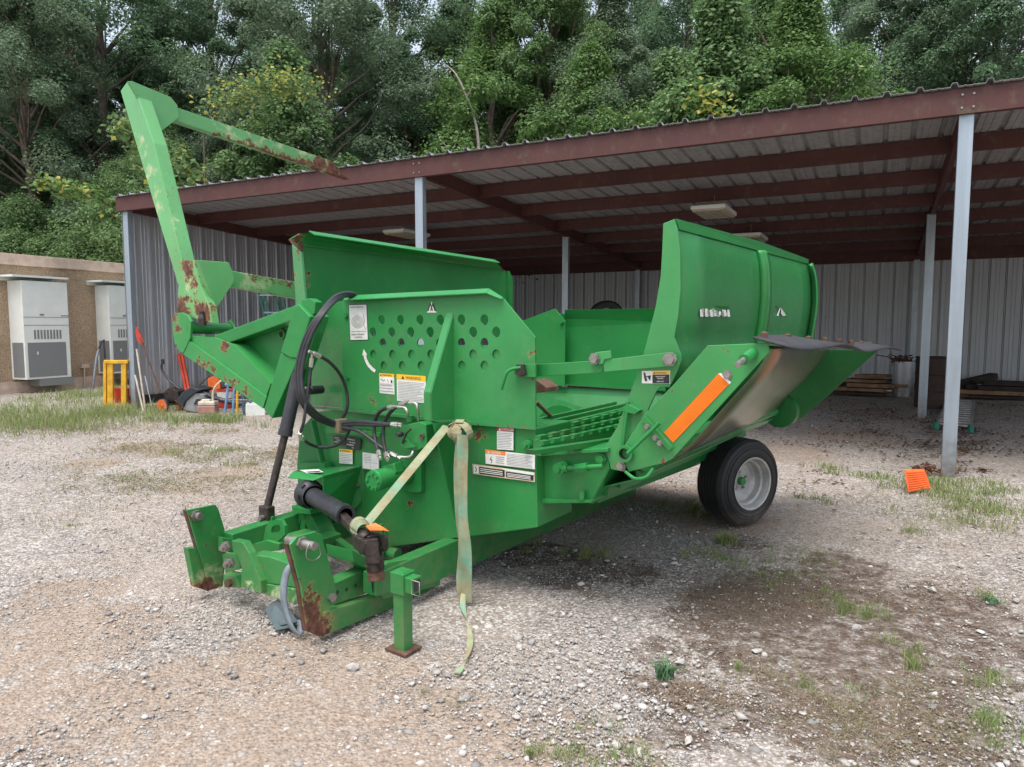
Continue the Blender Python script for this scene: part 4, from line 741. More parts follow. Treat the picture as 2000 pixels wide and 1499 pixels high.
mb = MB(); mb.prism(SL([(724, 1128), (731, 1126), (734, 1160), (727, 1158)], -.005), U*.004); mb.build('beam_slot', m_ink, mach)
mb = MB(); mb.prism([FP(636, 1040, -.28), FP(716, 1100, -.55), FP(716, 1118, -.55), FP(640, 1075, -.28)], U*.12); mb.build('deck_rail', m_dark, mach, bevel=.004)
mb = MB(); mb.prism(SL([(636, 1062), (722, 1108), (722, 1120), (700, 1118), (640, 1085)], -.30), U*.20); mb.build('deck_plate', m_green, mach, bevel=.004)
mb = MB(); mb.prism(SL([(745, 1096), (852, 1078), (860, 1090), (760, 1112), (720, 1113)], -.04), U*.05); mb.build('side_shelf', m_green_worn, mach, bevel=.004)
# cross members between the plates
pc = FP(500, 1120, -1.0)
def cross(x0, y0a, y0b, x1, y1a, y1b, v0, v1, th, nm, mt):
    mb = MB(); a, b, c, d = FP(x0, y0a, v0), FP(x1, y1a, v1), FP(x1, y1b, v1), FP(x0, y0b, v0); mb.prism([a, b, c, d], V*th); return mb.build(nm, mt, mach, bevel=.006)
mb = MB(); mb.prism(FL([(489, 1083), (528, 1088), (594, 1112), (598, 1152), (511, 1138), (498, 1110)], -.93), V*.09); mb.prism(FL([(509, 1139), (594, 1153), (592, 1182), (575, 1180), (512, 1161)], -.935), V*.08); mb.build('cross_beam', pr, mach, bevel=.006)
mb = MB(); mb.prism(FL([(452, 1056), (474, 1060), (487, 1082), (509, 1136), (511, 1160), (470, 1146), (472, 1110), (464, 1085), (455, 1078)], -.97), V*.05); mb.build('brace_plate', pr, mach, bevel=BV)
mb = MB(); mb.prism(SL([(434, 1050), (455, 1054), (456, 1080), (434, 1078)], -1.02), -U*.04); mb.prism(FL([(433, 1082), (466, 1082), (470, 1112), (440, 1120)], -.90), V*.03); mb.prism(FL([(436, 1122), (460, 1126), (468, 1149), (437, 1147)], -.95), V*.07); mb.build('pivot_block', pr, mach, bevel=BV)
for x, y in ((443, 1067), (450, 1099)):
    mb = MB(); c = FP(x, y, -.97); mb.lathe(c, FW+U*.4, [(0, 0), (0, .032), (.02, .032), (.02, .024), (.04, .024), (.04, .012), (.06, .012), (.06, 0)], 6, sm=False); mb.build('hitch_bolt', m_steel, mach)
mb = MB(); c = FP(449, 1138, -.97); mb.bolt(c, FW, .026, .02); mb.build('rusty_bolt', m_rust, mach)
mb = MB(); mb.prism(FL([(482, 1066), (520, 1056), (545, 1062), (545, 1076), (486, 1082)], -.72), V*.30); mb.build('left_deck', m_green, mach, bevel=.004)
mb = MB(); mb.beam(M(-1.05, -.85, .32), M(-1.0, .15, .36), .10, .11); mb.build('left_rail', m_dark, mach, bevel=.006)
mb = MB(); mb.prism(FL([(560, 1052), (594, 1066), (592, 1100), (556, 1080)], -.60), V*.3); mb.build('centre_deck', m_dark, mach, bevel=.005)
# lifting lug with slot
mb = plate_holes(FL([(513, 1061), (519, 1030), (526, 1019), (538, 1015), (550, 1017), (556, 1028), (557, 1044), (545, 1056), (530, 1061)], -.70), [FL([(529, 1038), (531, 1030), (537, 1026), (545, 1025), (548, 1031), (546, 1038), (537, 1041), (530, 1042)], -.70)], V*.02); mb.build('lifting_lug', m_green, mach)
# bearing stand
mb = MB(); mb.prism(FL([(569, 988), (605, 997), (607, 1006), (571, 1002)], -.42), V*.18); mb.build('bearing_plate', m_green, mach, bevel=BV)
for pts in ([(575, 1003), (590, 1006), (576, 1048), (562, 1046)], [(592, 1006), (606, 1006), (636, 1060), (616, 1062), (604, 1046)], [(588, 1005), (598, 1006), (594, 1050), (584, 1048)]):
    mb = MB(); mb.prism(FL(pts, -.38), V*.12); mb.build('stand_leg', m_dark if pts[0][0] > 590 else m_green, mach, bevel=BV)
mb = MB(); mb.prism(FL([(580, 905), (632, 905), (661, 1040), (640, 1055), (606, 1010), (588, 1000)], -.08), V*.06); mb.prism(FL([(628, 1010), (642, 1012), (658, 1064), (645, 1064)], -.2), V*.02); mb.build('rear_web', m_dark, mach)
mb = MB(); mb.lathe(FP(744, 1033, -.10), -ZZ, [(-.03, 0), (-.03, .014), (.26, .014), (.26, 0)], 12); mb.lathe(FP(744, 1038, -.10), -ZZ, [(0, .02), (.02, .02)], 12); mb.lathe(FP(744, 1075, -.10), -ZZ, [(0, .0), (0, .024), (.05, .024), (.05, 0)], 12); mb.lathe(FP(755, 1040, -.06), -ZZ, [(0, .01), (.14, .01)], 8); mb.build('latch_post', m_green, mach)
mb = MB(); mb.lathe(FP(742, 1076, -.04), U, [(0, 0), (0, .04), (.16, .04), (.16, 0)], 16); mb.build('bearing_tube', m_green, mach)
# parking jack
jk = MB(); u_j = .06
jk = empty('jack', GP(789, 1273)); jk.parent = mach; jk.matrix_parent_inverse = wmat(mach).inverted()
jc = GP(788, 1268); jz = (hit(788, 1116, VV(0, 1, 0), jc.y)).z
mb = MB(); mb.box(VV(jc.x, jc.y, jz/2+.008), U*.034, V*.034, ZZ*(jz/2)); mb.build('jack_leg', m_green_worn, jk, bevel=.004)
mb = MB(); mb.box(VV(jc.x, jc.y, .005), U*.07, V*.06, ZZ*.005); mb.build('foot_plate', m_rust, jk)
mb = MB(); sc_ = VV(jc.x, jc.y, jz-.052); mb.box(sc_, U*.044, V*.044, ZZ*.055); mb.box(sc_+U*.066-V*.0, U*.028, V*.034, ZZ*.04); mb.build('jack_sleeve', m_green, jk, bevel=.005)
mb = MB(); mb.box(sc_+U*.096, U*.002, V*.022, ZZ*.028); mb.build('socket', m_ink, jk)
mb = MB(); e = sc_+U*.09-V*.036; mb.tube([e+ZZ*.035, e+ZZ*.035+U*.05, e-ZZ*.035+U*.05, e-ZZ*.035, e+ZZ*.035], .003, 6); mb.build('pin_clip', m_steel, jk)
# -- side box on the right with the turnbuckle
mb = MB(); mb.prism(FL([(1050, 889), (1187, 880), (1190, 914), (1155, 980), (1052, 979)], .10), V*.03); mb.prism(FL([(1048, 884), (1187, 876), (1188, 883), (1050, 892)], .06), V*.3); mb.prism(FL([(1052, 975), (1155, 977), (1155, 983), (1052, 984)], .07), V*.5); mb.prism([FP(1190, 914, .10), FP(1155, 980, .10), FP(1155, 980, .10)+V*.5, FP(1190, 914, .10)+V*.5], U*.006)
mb.build('side_box', m_green, mach, bevel=BV)
def bolt_at(x, y, v, r=.018, mt=m_steel, nm='bolt', h=.016): mb = MB(); c = FP(x, y, v); mb.lathe(c, FW, [(-.002, 0), (-.002, r*1.4), (.004, r*1.4), (.004, r), (h, r), (h, 0)], 6 if r < .03 else 16, sm=False); return mb.build(nm, mt, mach)
tb = MB(); a, b = FP(1093, 916, .03), FP(1177, 911, .03); tb.tube([a, b], .014, 10); tb.tube([a.lerp(b, .38), a.lerp(b, .66)], .027, 6, sm=False); tb.lathe(a-FW*.05, FW, [(0, 0), (0, .035), (.07, .035), (.07, .018), (.085, .018), (.085, 0)], 18); tb.tube([a, a.lerp(b, .2)], .022, 10); tb.build('turnbuckle', m_green, mach)
tb = MB(); tb.tube([a.lerp(b, .68), a.lerp(b, .98)], .012, 8); tb.build('threaded_rod', m_steel, mach)
bolt_at(1173, 897, .09, .026, m_green)
mb = MB(); mb.lathe(FP(1136, 976, .07), ZZ, [(0, .018), (.05, .018), (.05, 0)], 12); mb.build('drain_stub', m_green, mach)
# -- bed: outer side, slats, rear wall
near = FL([(1190, 884), (1215, 902), (1262, 922), (1240, 938), (1165, 955), (1155, 985)], .16); far = FL([(1478, 786), (1500, 798), (1520, 812), (1500, 822), (1446, 846), (1440, 874)], 3.1)
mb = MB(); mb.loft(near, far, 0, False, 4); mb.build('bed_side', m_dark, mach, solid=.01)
for (ax, ay, bx, by, dx, nm, mt, w_, h_) in ((1250, 926, 1500, 819, .0, 'bed_rail', m_green, .05, .035), (1180, 949, 1448, 846, .0, 'bed_rail', m_green, .04, .05), (1165, 972, 1410, 882, .0, 'bed_rail', m_dark, .04, .06)):
    mb = MB(); mb.beam(FP(ax, ay, .20), FP(bx, by, 3.08), w_, h_); mb.build(nm, mt, mach, bevel=.004)
for i in range(7):
    mb = MB(); t = i/7+.04; p = FP(1190, 952, .2).lerp(FP(1425, 866, 3.08), t); mb.beam(p, p+V*.22, .045, .035); mb.build('rail_lug', m_dark, mach)
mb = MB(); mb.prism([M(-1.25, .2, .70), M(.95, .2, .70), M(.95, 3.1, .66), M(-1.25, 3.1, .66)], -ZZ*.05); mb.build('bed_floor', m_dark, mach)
def chain_bar(x0, y0, x1, y1, v, n=9):
    mb = MB(); a, b = SP(x0, y0, v), SP(x1, y1, v)
    mb.beam(a, b, .03, .055)
    for k in range(n): t = (k+.5)/n; p = a.lerp(b, t)+ZZ*.035; d = (b-a)/n; mb.beam(p-d*.33, p+d*.33, .035, .022)
    mb.build('bed_slat', p_slat, mach)
p_slat = paint('slat_paint', (.022, .18, .045), speck=.60)
for x0, y0, x1, y1, u in ((1046, 858, 1222, 812, .55), (1046, 869, 1222, 826, .66), (1052, 880, 1212, 842, .77)): chain_bar(x0, y0, x1, y1, u)
for k in range(3):
    a = SP(1046, 858, .55)-U*(.12*(k+1))+ZZ*.0; b = SP(1222, 812, .55)-U*(.12*(k+1)); mb = MB(); mb.beam(a, b+V*.6, .03, .05); mb.build('bed_slat', p_slat, mach)
mb = MB(); mb.prism([SP(1046, 880, .85), SP(1212, 855, .85), SP(1212, 868, .85), SP(1050, 888, .85)], -U*.05); mb.build('bed_edge', p_slat, mach)
# rear wall
vr = 2.25
mb = MB(); mb.loft([FP(1093, 613, vr-.02), FP(1104, 640, vr), FP(1103, 753, vr)], [FP(1300, 610, vr-.02), FP(1300, 630, vr), FP(1300, 763, vr)], 0, False)
mb.prism([FP(1104, 606, vr-.06), FP(1300, 603, vr-.06), FP(1300, 630, vr), FP(1104, 628, vr)], V*.01); mb.build('rear_wall', m_green, mach, solid=.008)
mb = MB(); mb.prism([FP(1103, 753, vr), FP(1300, 767, vr), FP(1300, 765, vr-.07), FP(1103, 752, vr-.07)], ZZ*.006); mb.build('rear_fold', m_green, mach)
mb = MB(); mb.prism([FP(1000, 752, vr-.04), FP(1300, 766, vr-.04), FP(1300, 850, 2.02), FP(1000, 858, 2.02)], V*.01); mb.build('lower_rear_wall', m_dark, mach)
mb = MB(); mb.prism(FL([(1000, 640), (1020, 627), (1084, 603), (1104, 628), (1103, 755), (1000, 748)], vr-.10), V*.012); mb.build('corner_plate', m_green, mach, bevel=.002)
bolt_at(1098, 630, vr-.10, .016, m_green, 'bolt', .03)
mb = MB(); mb.tube([FP(1046, 785, .5), FP(1099, 835, 1.2)], .014, 8); mb.build('rusty_rod', simple('rust_pink', (.26, .12, .10), .8), mach)
mb = MB(); mb.lathe(FP(1097, 850, 1.5), FW, [(0, 0), (0, .24), (.02, .24), (.02, 0)], 28); mb.build('end_disc', m_dark, mach)
mb = MB(); mb.prism(FL([(1046, 742), (1067, 758), (1068, 766), (1046, 768)], .3), V*.15); mb.build('worn_bracket', m_rust, mach)
# -- left tall wall (lengthwise)
uw = -1.30
pw = paint('tall_wall_paint', (.018, .20, .046), speck=.72, rust=[(SP(578, 470, uw), .05), (SP(975, 512, uw), .05), (SP(590, 545, uw-.03), .05), (SP(983, 525, uw), .03)])
mb = MB(); mb.prism(SL([(586, 481), (990, 530), (993, 660), (700, 650), (590, 640)], uw), -U*.010); mb.build('tall_side_wall', pw, mach)
mb = MB(); mb.prism([SP(586, 481, uw), SP(990, 530, uw), SP(983, 528, uw+.0), SP(966, 511, uw+.10), SP(603, 455, uw+.10), SP(583, 458, uw+.04), SP(566, 467, uw)], U*.008); mb.build('tall_wall_band', pw, mach)
mb = MB(); a, b = SP(603, 453, uw+.10), SP(966, 509, uw+.10); mb.prism([a, b, b+U*.06-ZZ*.03, a+U*.06-ZZ*.03], ZZ*.008); mb.build('tall_wall_lip', m_green, mach, bevel=.002)
p_arm = paint('sunfaded_paint', (.075, .27, .105), speck=.635, rust=[(FP(598, 500, -.02), .03), (FP(591, 545, -.02), .045)], grime=.5)
mb = MB(); mb.prism(FL([(570, 478), (588, 494), (596, 585), (597, 600), (578, 598)], -.06), V*.02); mb.prism(FL([(563, 468), (583, 456), (588, 480), (588, 494), (570, 478)], -.05), V*.02, 1); mb.build('wall_end_strip', [p_arm, m_rust], mach, bevel=.002)
mb = MB(); mb.prism(SL([(990, 530), (997, 545), (997, 655), (990, 655)], uw), U*.03); mb.build('wall_end_flange', m_green, mach)
# -- raised curved deflector on the right
def curve(pts, v, k=5): return [p for p in smooth(FL(pts, v), k)]
nc = curve([(1323, 449), (1328, 490), (1329, 560), (1324, 620), (1318, 667), (1322, 720), (1290, 790), (1240, 850)], .12)
fc = curve([(1576, 516), (1584, 545), (1586, 590), (1582, 625), (1577, 655), (1570, 700), (1545, 760), (1500, 800)], 3.22)
p_def = paint('deflector_paint', (.024, .205, .053), speck=.72, grime=.5)
mb = MB(); mb.loft(nc, fc, 0, True, 8); mb.build('curved_deflector', p_def, mach, solid=.008)
mb = MB(); n0, n1, n2, n3 = FP(1317, 428, .09), FP(1323, 449, .12), FP(1576, 516, 3.22), FP(1577, 507, 3.22); k1, k2 = SP(1480, 484, 1.42), SP(1542, 507, 1.45)
mb.prism([n0, n0.lerp(n3, .5)+ZZ*.02, n3+ZZ*.0, n2, n1], U*.012); mb.build('deflector_lip', m_green, mach, bevel=.002)
mb = MB(); i0 = int(len(nc)*0); vm = .12+(3.22-.12)*.47; mids = [a.lerp(b, .47) for a, b in zip(nc, fc)][:26]; mb.loft([p+U*.006 for p in mids], [p+U*.05+V*.02 for p in mids], 0, True); mb.loft([p+U*.05+V*.02 for p in mids], [p+U*.05+V*.12 for p in mids], 0, True); mb.build('deflector_rib', m_green, mach, solid=.006)
mb = MB(); e2 = fc[:26]; mb.loft([p+U*.005 for p in e2], [p+U*.05 for p in e2], 0, True); mb.loft([p+U*.05 for p in e2], [p+U*.05-V*.08 for p in e2], 0, True); mb.build('deflector_rib', m_green, mach, solid=.006)
p_side = paint('side_arm_paint', (.048, .25, .075), speck=.70, rust=[(FP(1308, 757, .1), .018), (FP(1222, 905, .05), .035), (FP(1205, 912, .05), .02)], grime=.35)
armo = FL([(1295, 437), (1317, 428), (1323, 449), (1328, 490), (1329, 567), (1324, 620), (1317, 660), (1330, 694), (1331, 705), (1323, 727), (1308, 757), (1290, 757), (1282, 765), (1262, 810), (1225, 860), (1213, 885), (1222, 905), (1220, 922), (1193, 917), (1182, 872), (1205, 835), (1245, 730), (1260, 680), (1280, 600), (1290, 540), (1293, 490)], .09)
mb = MB(); mb.prism(armo, V*.014); mb.build('deflector_arm', p_side, mach, bevel=BV)
# linkage bars and bolts
mb = MB(); mb.prism(FL([(1047, 712), (1160, 705), (1172, 704), (1178, 712), (1178, 724), (1172, 729), (1048, 736)], .055), V*.012); mb.build('link_bar', m_green, mach, bevel=BV)
lk = FL([(1177, 704), (1192, 702), (1300, 689), (1312, 688), (1321, 695), (1322, 706), (1315, 715), (1304, 717), (1180, 727), (1178, 716)], .045); mb = MB(); mb.prism(lk, V*.012); mb.prism(FL([(1155, 698), (1160, 690), (1168, 688), (1192, 685), (1194, 700), (1180, 703), (1177, 712), (1160, 712)], .035), V*.012); mb.build('link_arm', p_side, mach, bevel=BV)
bolt_at(1308, 702, .04, .028); bolt_at(1161, 701, .03, .024); bolt_at(1034, 725, -.004, .018)
mb = MB(); mb.prism(FL([(1020, 711), (1046, 711), (1046, 738), (1018, 737), (1003, 731), (1003, 716)], -.03), V*.02); mb.build('latch_plate', m_green_worn, mach, bevel=BV)
mb = MB(); mb.tube(smooth([FP(1018, 718, -.05), FP(998, 722, -.06), FP(988, 732, -.07), FP(979, 761, -.07)]), .010, 8); mb.build('latch_handle', m_green, mach); mb = MB(); mb.prism(FL([(1008, 712), (1022, 712), (1026, 732), (1014, 736), (1006, 730)], -.055), V*.02); mb.build('latch_jaw', m_castdark, mach, bevel=BV)
# -- swinging chute: orange plate end, polished sheet, rubber lip
vc = .02
p_chute = paint('chute_plate_paint', (.042, .245, .068), speck=.655, rust=[(FP(1291, 905, vc), .025), (FP(1217, 905, vc), .03), (FP(1415, 676, vc), .014), (FP(1482, 674, vc), .018), (FP(1471, 690, vc), .016)])
mb = MB(); mb.prism(FL([(1382, 675), (1500, 670), (1503, 687), (1313, 897), (1297, 905), (1228, 922), (1213, 895), (1210, 885), (1232, 850), (1262, 806), (1317, 750)], vc), V*.014); mb.build('chute_end_plate', p_chute, mach, bevel=BV)
m_reflect = m_orange
oc = FL([(1403, 730), (1425, 750), (1315, 865), (1297, 845)], vc)
els = [('q', 0, 0, 1, 1, m_orange)]
m_or2 = simple('orange_reflector_dim', (.62, .115, .004), .4)
els += [('l', [(.03+.94*((k % 2)*.5+.0), .02), (.03+.94*((k % 2)*.5), .02)], .01, m_or2) for k in range(0)]
for k in range(7): els.append(('l', [(k/6*.94+.03, .01), (k/6*.94+.03, .99)], .008, m_or2))
add_label('reflector_strip', [oc[0], oc[1], oc[2], oc[3]], els, FW, mach, 'orange reflective strip')
mb = MB(); mb.prism(FL([(1403, 730), (1408, 729), (1428, 747), (1425, 751)], vc-.003), V*.001); mb.build('strip_end', m_white, mach)
bolt_at(1421, 732, vc, .018)
mb = MB(); a, b = FP(1470, 690, vc), FP(1453, 703, vc-.12); mb.tube([a, b], .026, 14); mb.build('pin_tube', m_green, mach); mb = MB(); mb.tube([b, b+(b-a).normalized()*.09], .014, 10); mb.build('pin', m_steel, mach)
mb = MB(); mb.beam(FP(1256, 815, vc-.02), FP(1311, 878, vc-.02), .03, .02, FW); mb.build('hinge_strip', m_green_worn, mach, bevel=BV)
for x, y in ((1264, 834), (1280, 855), (1289, 866)): bolt_at(x, y, vc-.03, .012)
mb = MB(); mb.tube([FP(1226, 886, vc-.08), FP(1288, 826, vc-.06)], .011, 8); mb.tube([FP(1215, 885, .06), FP(1226, 785, .06)], .011, 8); mb.build('latch_rod', m_green, mach)
mb = MB(); mb.prism(FL([(1213, 797), (1228, 790), (1250, 802), (1240, 810), (1222, 806)], .05), V*.06); mb.build('rod_bracket', m_green, mach, bevel=BV)
mb = MB(); mb.lathe(FP(1222, 886, .0), FW, [(0, .045), (.02, .045), (.02, .03), (-.05, .03), (-.05, 0)], 18, mis=[0, 0, 1, 1]); mb.build('pivot_bush', [m_green_worn, m_ink], mach); bolt_at(1213, 911, vc-.01, .02)
mb = MB(); mb.tube(smooth([FP(1222, 922, .0), FP(1240, 935, -.02), FP(1262, 932, -.02), FP(1276, 915, 0)]), .010, 8); mb.build('bent_rod', m_green, mach)
# sheet
def polished():
    n = NT('worn_bare_chute_sheet'); c = n.mix(n.mr(n.noise(1.5, 3), .47, .56), (.20, .21, .15), (.12, .18, .10)); c = n.mix(n.blobs([(FP(1520, 700, .35), .16)], .05, 4), c, (.30, .16, .09)); n.bump(n.noise(2, 2), .2, .02); return n.fin(c, .26, .85)
nsn = FL([(1502, 676), (1480, 722), (1420, 790), (1350, 868), (1313, 897)], .04); nsf = FL([(1622, 683), (1604, 708), (1578, 738), (1550, 764), (1524, 800)], 3.2)
nsn = smooth(nsn, 4); nsf = smooth(nsf, 4)
mb = MB(); mb.loft(nsn, nsf, 0, True, 6); sh = mb.build('chute_sheet', polished(), mach, solid=.006)
mb = MB(); mb.prism([FP(1716, 684, 3.02), FP(1567, 817, 3.5), FP(1547, 824, 3.55), FP(1505, 806, 3.48), FP(1590, 684, 3.02)], V*.014); mb.build('chute_end_plate', m_dark, mach, bevel=BV)  # far plate leaned to face the ground, in shaded green, so it looks dark
LN, LF = FP(1497, 674, .04), FP(1717, 684, 3.22)
mb = MB(); mb.lathe(FP(1526, 803, 3.12), FW, [(-.08, 0), (-.08, .14), (.06, .14), (.06, 0)], 28); mb.build('end_drum', m_dark, mach)
mb = MB(); mb.tube([FP(1318, 876, .3), FP(1512, 804, 2.95)], .035, 14); mb.build('roller_tube', m_green, mach)
mb = MB(); mb.loft([FP(1305, 892, .1), FP(1292, 905, .1), FP(1262, 924, .1)], [FP(1515, 812, 3.1), FP(1508, 820, 3.1), FP(1498, 826, 3.1)], 0, False); mb.build('chute_hinge_plate', m_green, mach, solid=.01)
lipn = [(1477, 666, .1), (1500, 661, .3), (1535, 663, .6), (1575, 668, .95), (1620, 665, 1.4), (1660, 663, 1.9), (1690, 665, 2.5), (1720, 668, 3.0), (1755, 673, 3.4)]
lipf = [(1492, 671, .06), (1520, 670, .2), (1548, 673, .45), (1585, 681, .8), (1625, 685, 1.3), (1665, 684, 1.8), (1695, 682, 2.4), (1722, 677, 2.9), (1755, 674, 3.4)]
LA = [LN.lerp(LF, t)+ZZ*(.035+.02*math.sin(9*t))-U*.05 for t in np.linspace(-.015, 1.04, 24)]
LB = [LN.lerp(LF, t)+ZZ*(.0-.018*math.sin(11*t+1))+U*(.13+.02*math.sin(7*t)) for t in np.linspace(-.015, 1.06, 24)]
mb = MB(); mb.loft(LA, LB, 0, True, 3); mb.build('rubber_lip', simple('grey_rubber_belt', (.030, .031, .037), .75, 0, .3, 8), mach, solid=.010)
for t in (.02, .15, .29, .42, .55, .68, .80, .92): mb = MB(); mb.lathe(LN.lerp(LF, t)-U*.03+ZZ*.045, ZZ, [(-.02, .018), (.015, .018), (.02, 0)], 10); mb.build('lip_bolt', m_rust, mach)
# scratched white marks on the deflector
def on_def(x, y, off=.006):
    best = None
    for k in range(41):
        t = k/40; v = .12+3.1*t; p = FP(x, y, v); cur = [a.lerp(b, t) for a, b in zip(nc, fc)]
        q = min(cur, key=lambda c: abs(c.z-p.z)); d = abs(q.dot(U)-p.dot(U))
        if best is None or d < best[0]: best = (d, p)
    return best[1]+U*off
def stroke(mb, x, y0, y1, w_): a, b = on_def(x, y0), on_def(x, y1); s = V*(w_); mb.add([a-s, a+s, b+s, b-s], [[0, 1, 2, 3]])
# lettering-like scuffed mark: built from many short strokes on a darker patch
for (x0, x1, ya, yb3, nst, nm) in ((1366, 1419, 603, 619, 17, 0), (1515, 1533, 602, 617, 5, 1)):
    a0, a1, a2, a3 = on_def(x0-2, ya-6, .0065), on_def(x1+3, ya-4, .0065), on_def(x1+3, yb3+3, .0065), on_def(x0-2, yb3+2, .0065)
    mb = MB(); mb.add([a0, a1, a2, a3], [[0, 1, 2, 3]], 1)
    if nm == 0:
        for k in range(nst):
            x = x0+(x1-x0)*k/(nst-1); hgt = [.2, .0, .3, .05, .4, .1, .25, .0, .35, .5, .15, .65, .9, .1, .3, .0, .25][k]; a, b = on_def(x, ya+hgt*9, .011), on_def(x+1.0, yb3-[0, 2, 1, 0, 3, 1, 0, 2, 1, 0, 0, 3, 4, 0, 1, 3, 0][k], .011); s = V*.021; mb.add([a-s*1.1, a+s*.9, b+s*1.35, b-s*1.3], [[0, 1, 2, 3]], 0)
    else:
        for p in ([(1519, 602), (1522, 601), (1517, 617), (1514, 617)], [(1523, 602), (1533, 617), (1526, 618), (1522, 612)]): mb.add([on_def(x, y, .011) for x, y in p], [[0, 1, 2, 3]], 0)
    mb.build('scratched_decal', [m_white, simple('decal_ground_green', (.010, .15, .03), .4)], mach, label='scratched white marking on dark green')
# -- wheels
def wheel(cc, n, nm='wheel'):
    rt = empty(nm, cc); rt.parent = mach; rt.matrix_parent_inverse = wmat(mach).inverted(); w2 = .145; R = .352
    prof = [(0, .205), (.006, .225), (.012, .26), (-.002, .30), (-.018, .332), (-.045, .349)]
    xs = []
    for k in range(6):
        a = -.055-.032*k; xs += [(a, R), (a-.022, R), (a-.024, R-.012), (a-.030, R-.012)]
    prof += xs+[(-.245, .349), (-.272, .332), (-.288, .30), (-.300, .26), (-.294, .225), (-.288, .205)]
    b = MB(); b.lathe(cc, n, prof, 64)
    for rr, hh in ((.235, .004), (.285, .004), (.305, .003)):
        b.tube([cc+n*(.007 if rr < .25 else .006 if rr < .29 else -.004)+(n.cross(ZZ)*math.cos(t)+ZZ*math.sin(t))*rr for t in np.linspace(0, 6.2832, 65)], hh, 5, caps=False)
    b.build('tyre', m_tyre, rt)
    for rr, hh in ((.262, .0135), (.282, .007)): pass
    b = MB(); b.lathe(cc, n, [(-.01, .200), (.010, .214), (.006, .200), (-.02, .190), (-.05, .186), (-.06, .170), (-.11, .165), (-.135, .14), (-.14, .09), (-.135, .06), (-.12, .05)], 48); b.lathe(cc, n, [(-.14, .17), (-.28, .175), (-.29, .205)], 40); b.lathe(cc, n, [(-.12, .052), (-.12, 0)], 20); b.build('rim', m_rim, rt)
    b = MB(); b.lathe(cc, n, [(-.13, .036), (-.095, .034), (-.085, .028), (-.08, 0)], 20); b.build('hub', m_green, rt)
    a1 = n.cross(ZZ).normalized()
    for k in range(5):
        t = 6.283*k/5+.3; b = MB(); b.bolt(cc+n*-.138+(a1*math.cos(t)+ZZ*math.sin(t))*.075, n, .011, .02); b.build('wheel_nut', m_steel, rt)
    return rt
az = math.radians(59); wn = VV(math.sin(az+math.pi/2), math.cos(az+math.pi/2), 0)
d0 = (GP(1455, 1031)).dot(wn)
wc = hit(1469, 946, wn, d0); wc.z = .35
wheel(wc, wn); wheel(M(-1.1, 2.2, .35)-wn*0, -wn)
mb = MB(); q = wc-wn*.15; mb.beam(q-wn*.0, q-wn*.35, .09, .09); mb.prism([q-wn*.32+V*.08, q-wn*.32-V*.08, q-wn*.32-V*.12+ZZ*.38, q-wn*.32+V*.12+ZZ*.38], -wn*.03); mb.build('axle_leg', m_dark, mach, bevel=.004)
mb = MB(); mb.beam(M(-1.05, 2.2, .60), M(.75, 2.2, .60), .12, .12); mb.build('axle', m_dark, mach); mb = MB(); mb.beam(M(-.95, 2.2, .35), M(-.95, 2.2, .66), .1, .1, V); mb.build('axle_leg', m_dark, mach)
# -- loader: bracket, triangular arm, mast, two tines
vl = -.30
p_mast = paint('mast_paint', (.125, .38, .14), speck=.655, rust=[(FP(372, 525, vl), .09), (FP(385, 560, vl), .06), (FP(362, 600, vl), .08), (FP(395, 605, vl), .09), (FP(380, 590, vl), .05), (FP(352, 590, vl), .05), (FP(441, 530, vl), .04), (FP(430, 585, vl), .05), (FP(450, 548, vl), .04), (FP(335, 205, vl), .05), (FP(326, 235, vl), .05), (FP(388, 515, vl), .05), (FP(347, 624, vl), .05), (FP(360, 612, vl), .10), (FP(410, 618, vl), .07), (FP(385, 530, vl), .03), (FP(300, 250, vl), .018), (FP(318, 310, vl), .022), (FP(322, 345, vl), .018), (FP(332, 375, vl), .022), (FP(340, 410, vl), .018), (FP(356, 420, vl), .025), (FP(352, 450, vl), .03), (FP(282, 190, vl), .02), (FP(340, 222, vl), .04), (FP(322, 244, vl), .035), (FP(345, 600, vl), .04)], fade=[(FP(290, 330, vl), .10), (FP(300, 400, vl), .10), (FP(275, 280, vl), .08), (FP(345, 440, vl), .07), (FP(375, 560, vl), .1)], grime=.5)
mb = MB()
F0 = FL([(247, 160), (294, 180), (307, 262), (377, 500), (332, 500), (235, 177)], vl)
# box mast: a left flank and a right flank meeting on an edge
L0, L1 = FP(235, 177, vl+.10), FP(332, 502, vl+.10); Mq0, Mq1 = FP(252, 159, vl-.02), FP(352, 508, vl-.02); R0, R1 = FP(296, 196, vl+.14), FP(379, 508, vl+.14)
d = V*.15
mb.prism([FP(235, 178, vl), FP(248, 160, vl), FP(262, 168, vl), FP(300, 280, vl), FP(366, 556, vl), FP(347, 556, vl)], V*.11)
mb.build('mast', p_mast, mach, bevel=.006)
mb = MB(); ug = FP(262, 180, vl).dot(U)-U0+.03; mb.prism(SL([(247, 160), (256, 160), (331, 191), (344, 207), (347, 231), (307, 262)], ug), U*.02); mb.build('mast_head_gusset', p_mast, mach, bevel=.003)
mb = MB(); mb.prism(FL([(351, 508), (377, 509), (392, 560), (410, 604), (414, 632), (345, 613)], vl-.02), V*.06); mb.build('mast_foot', p_mast, mach, bevel=.004)
ut = FP(400, 540, vl).dot(U)-U0
mb = MB(); mb.prism(SL([(380, 509), (440, 513), (448, 531), (452, 549), (416, 604)], ut), U*.04); mb.build('mast_foot_gusset', p_mast, mach, bevel=.003)
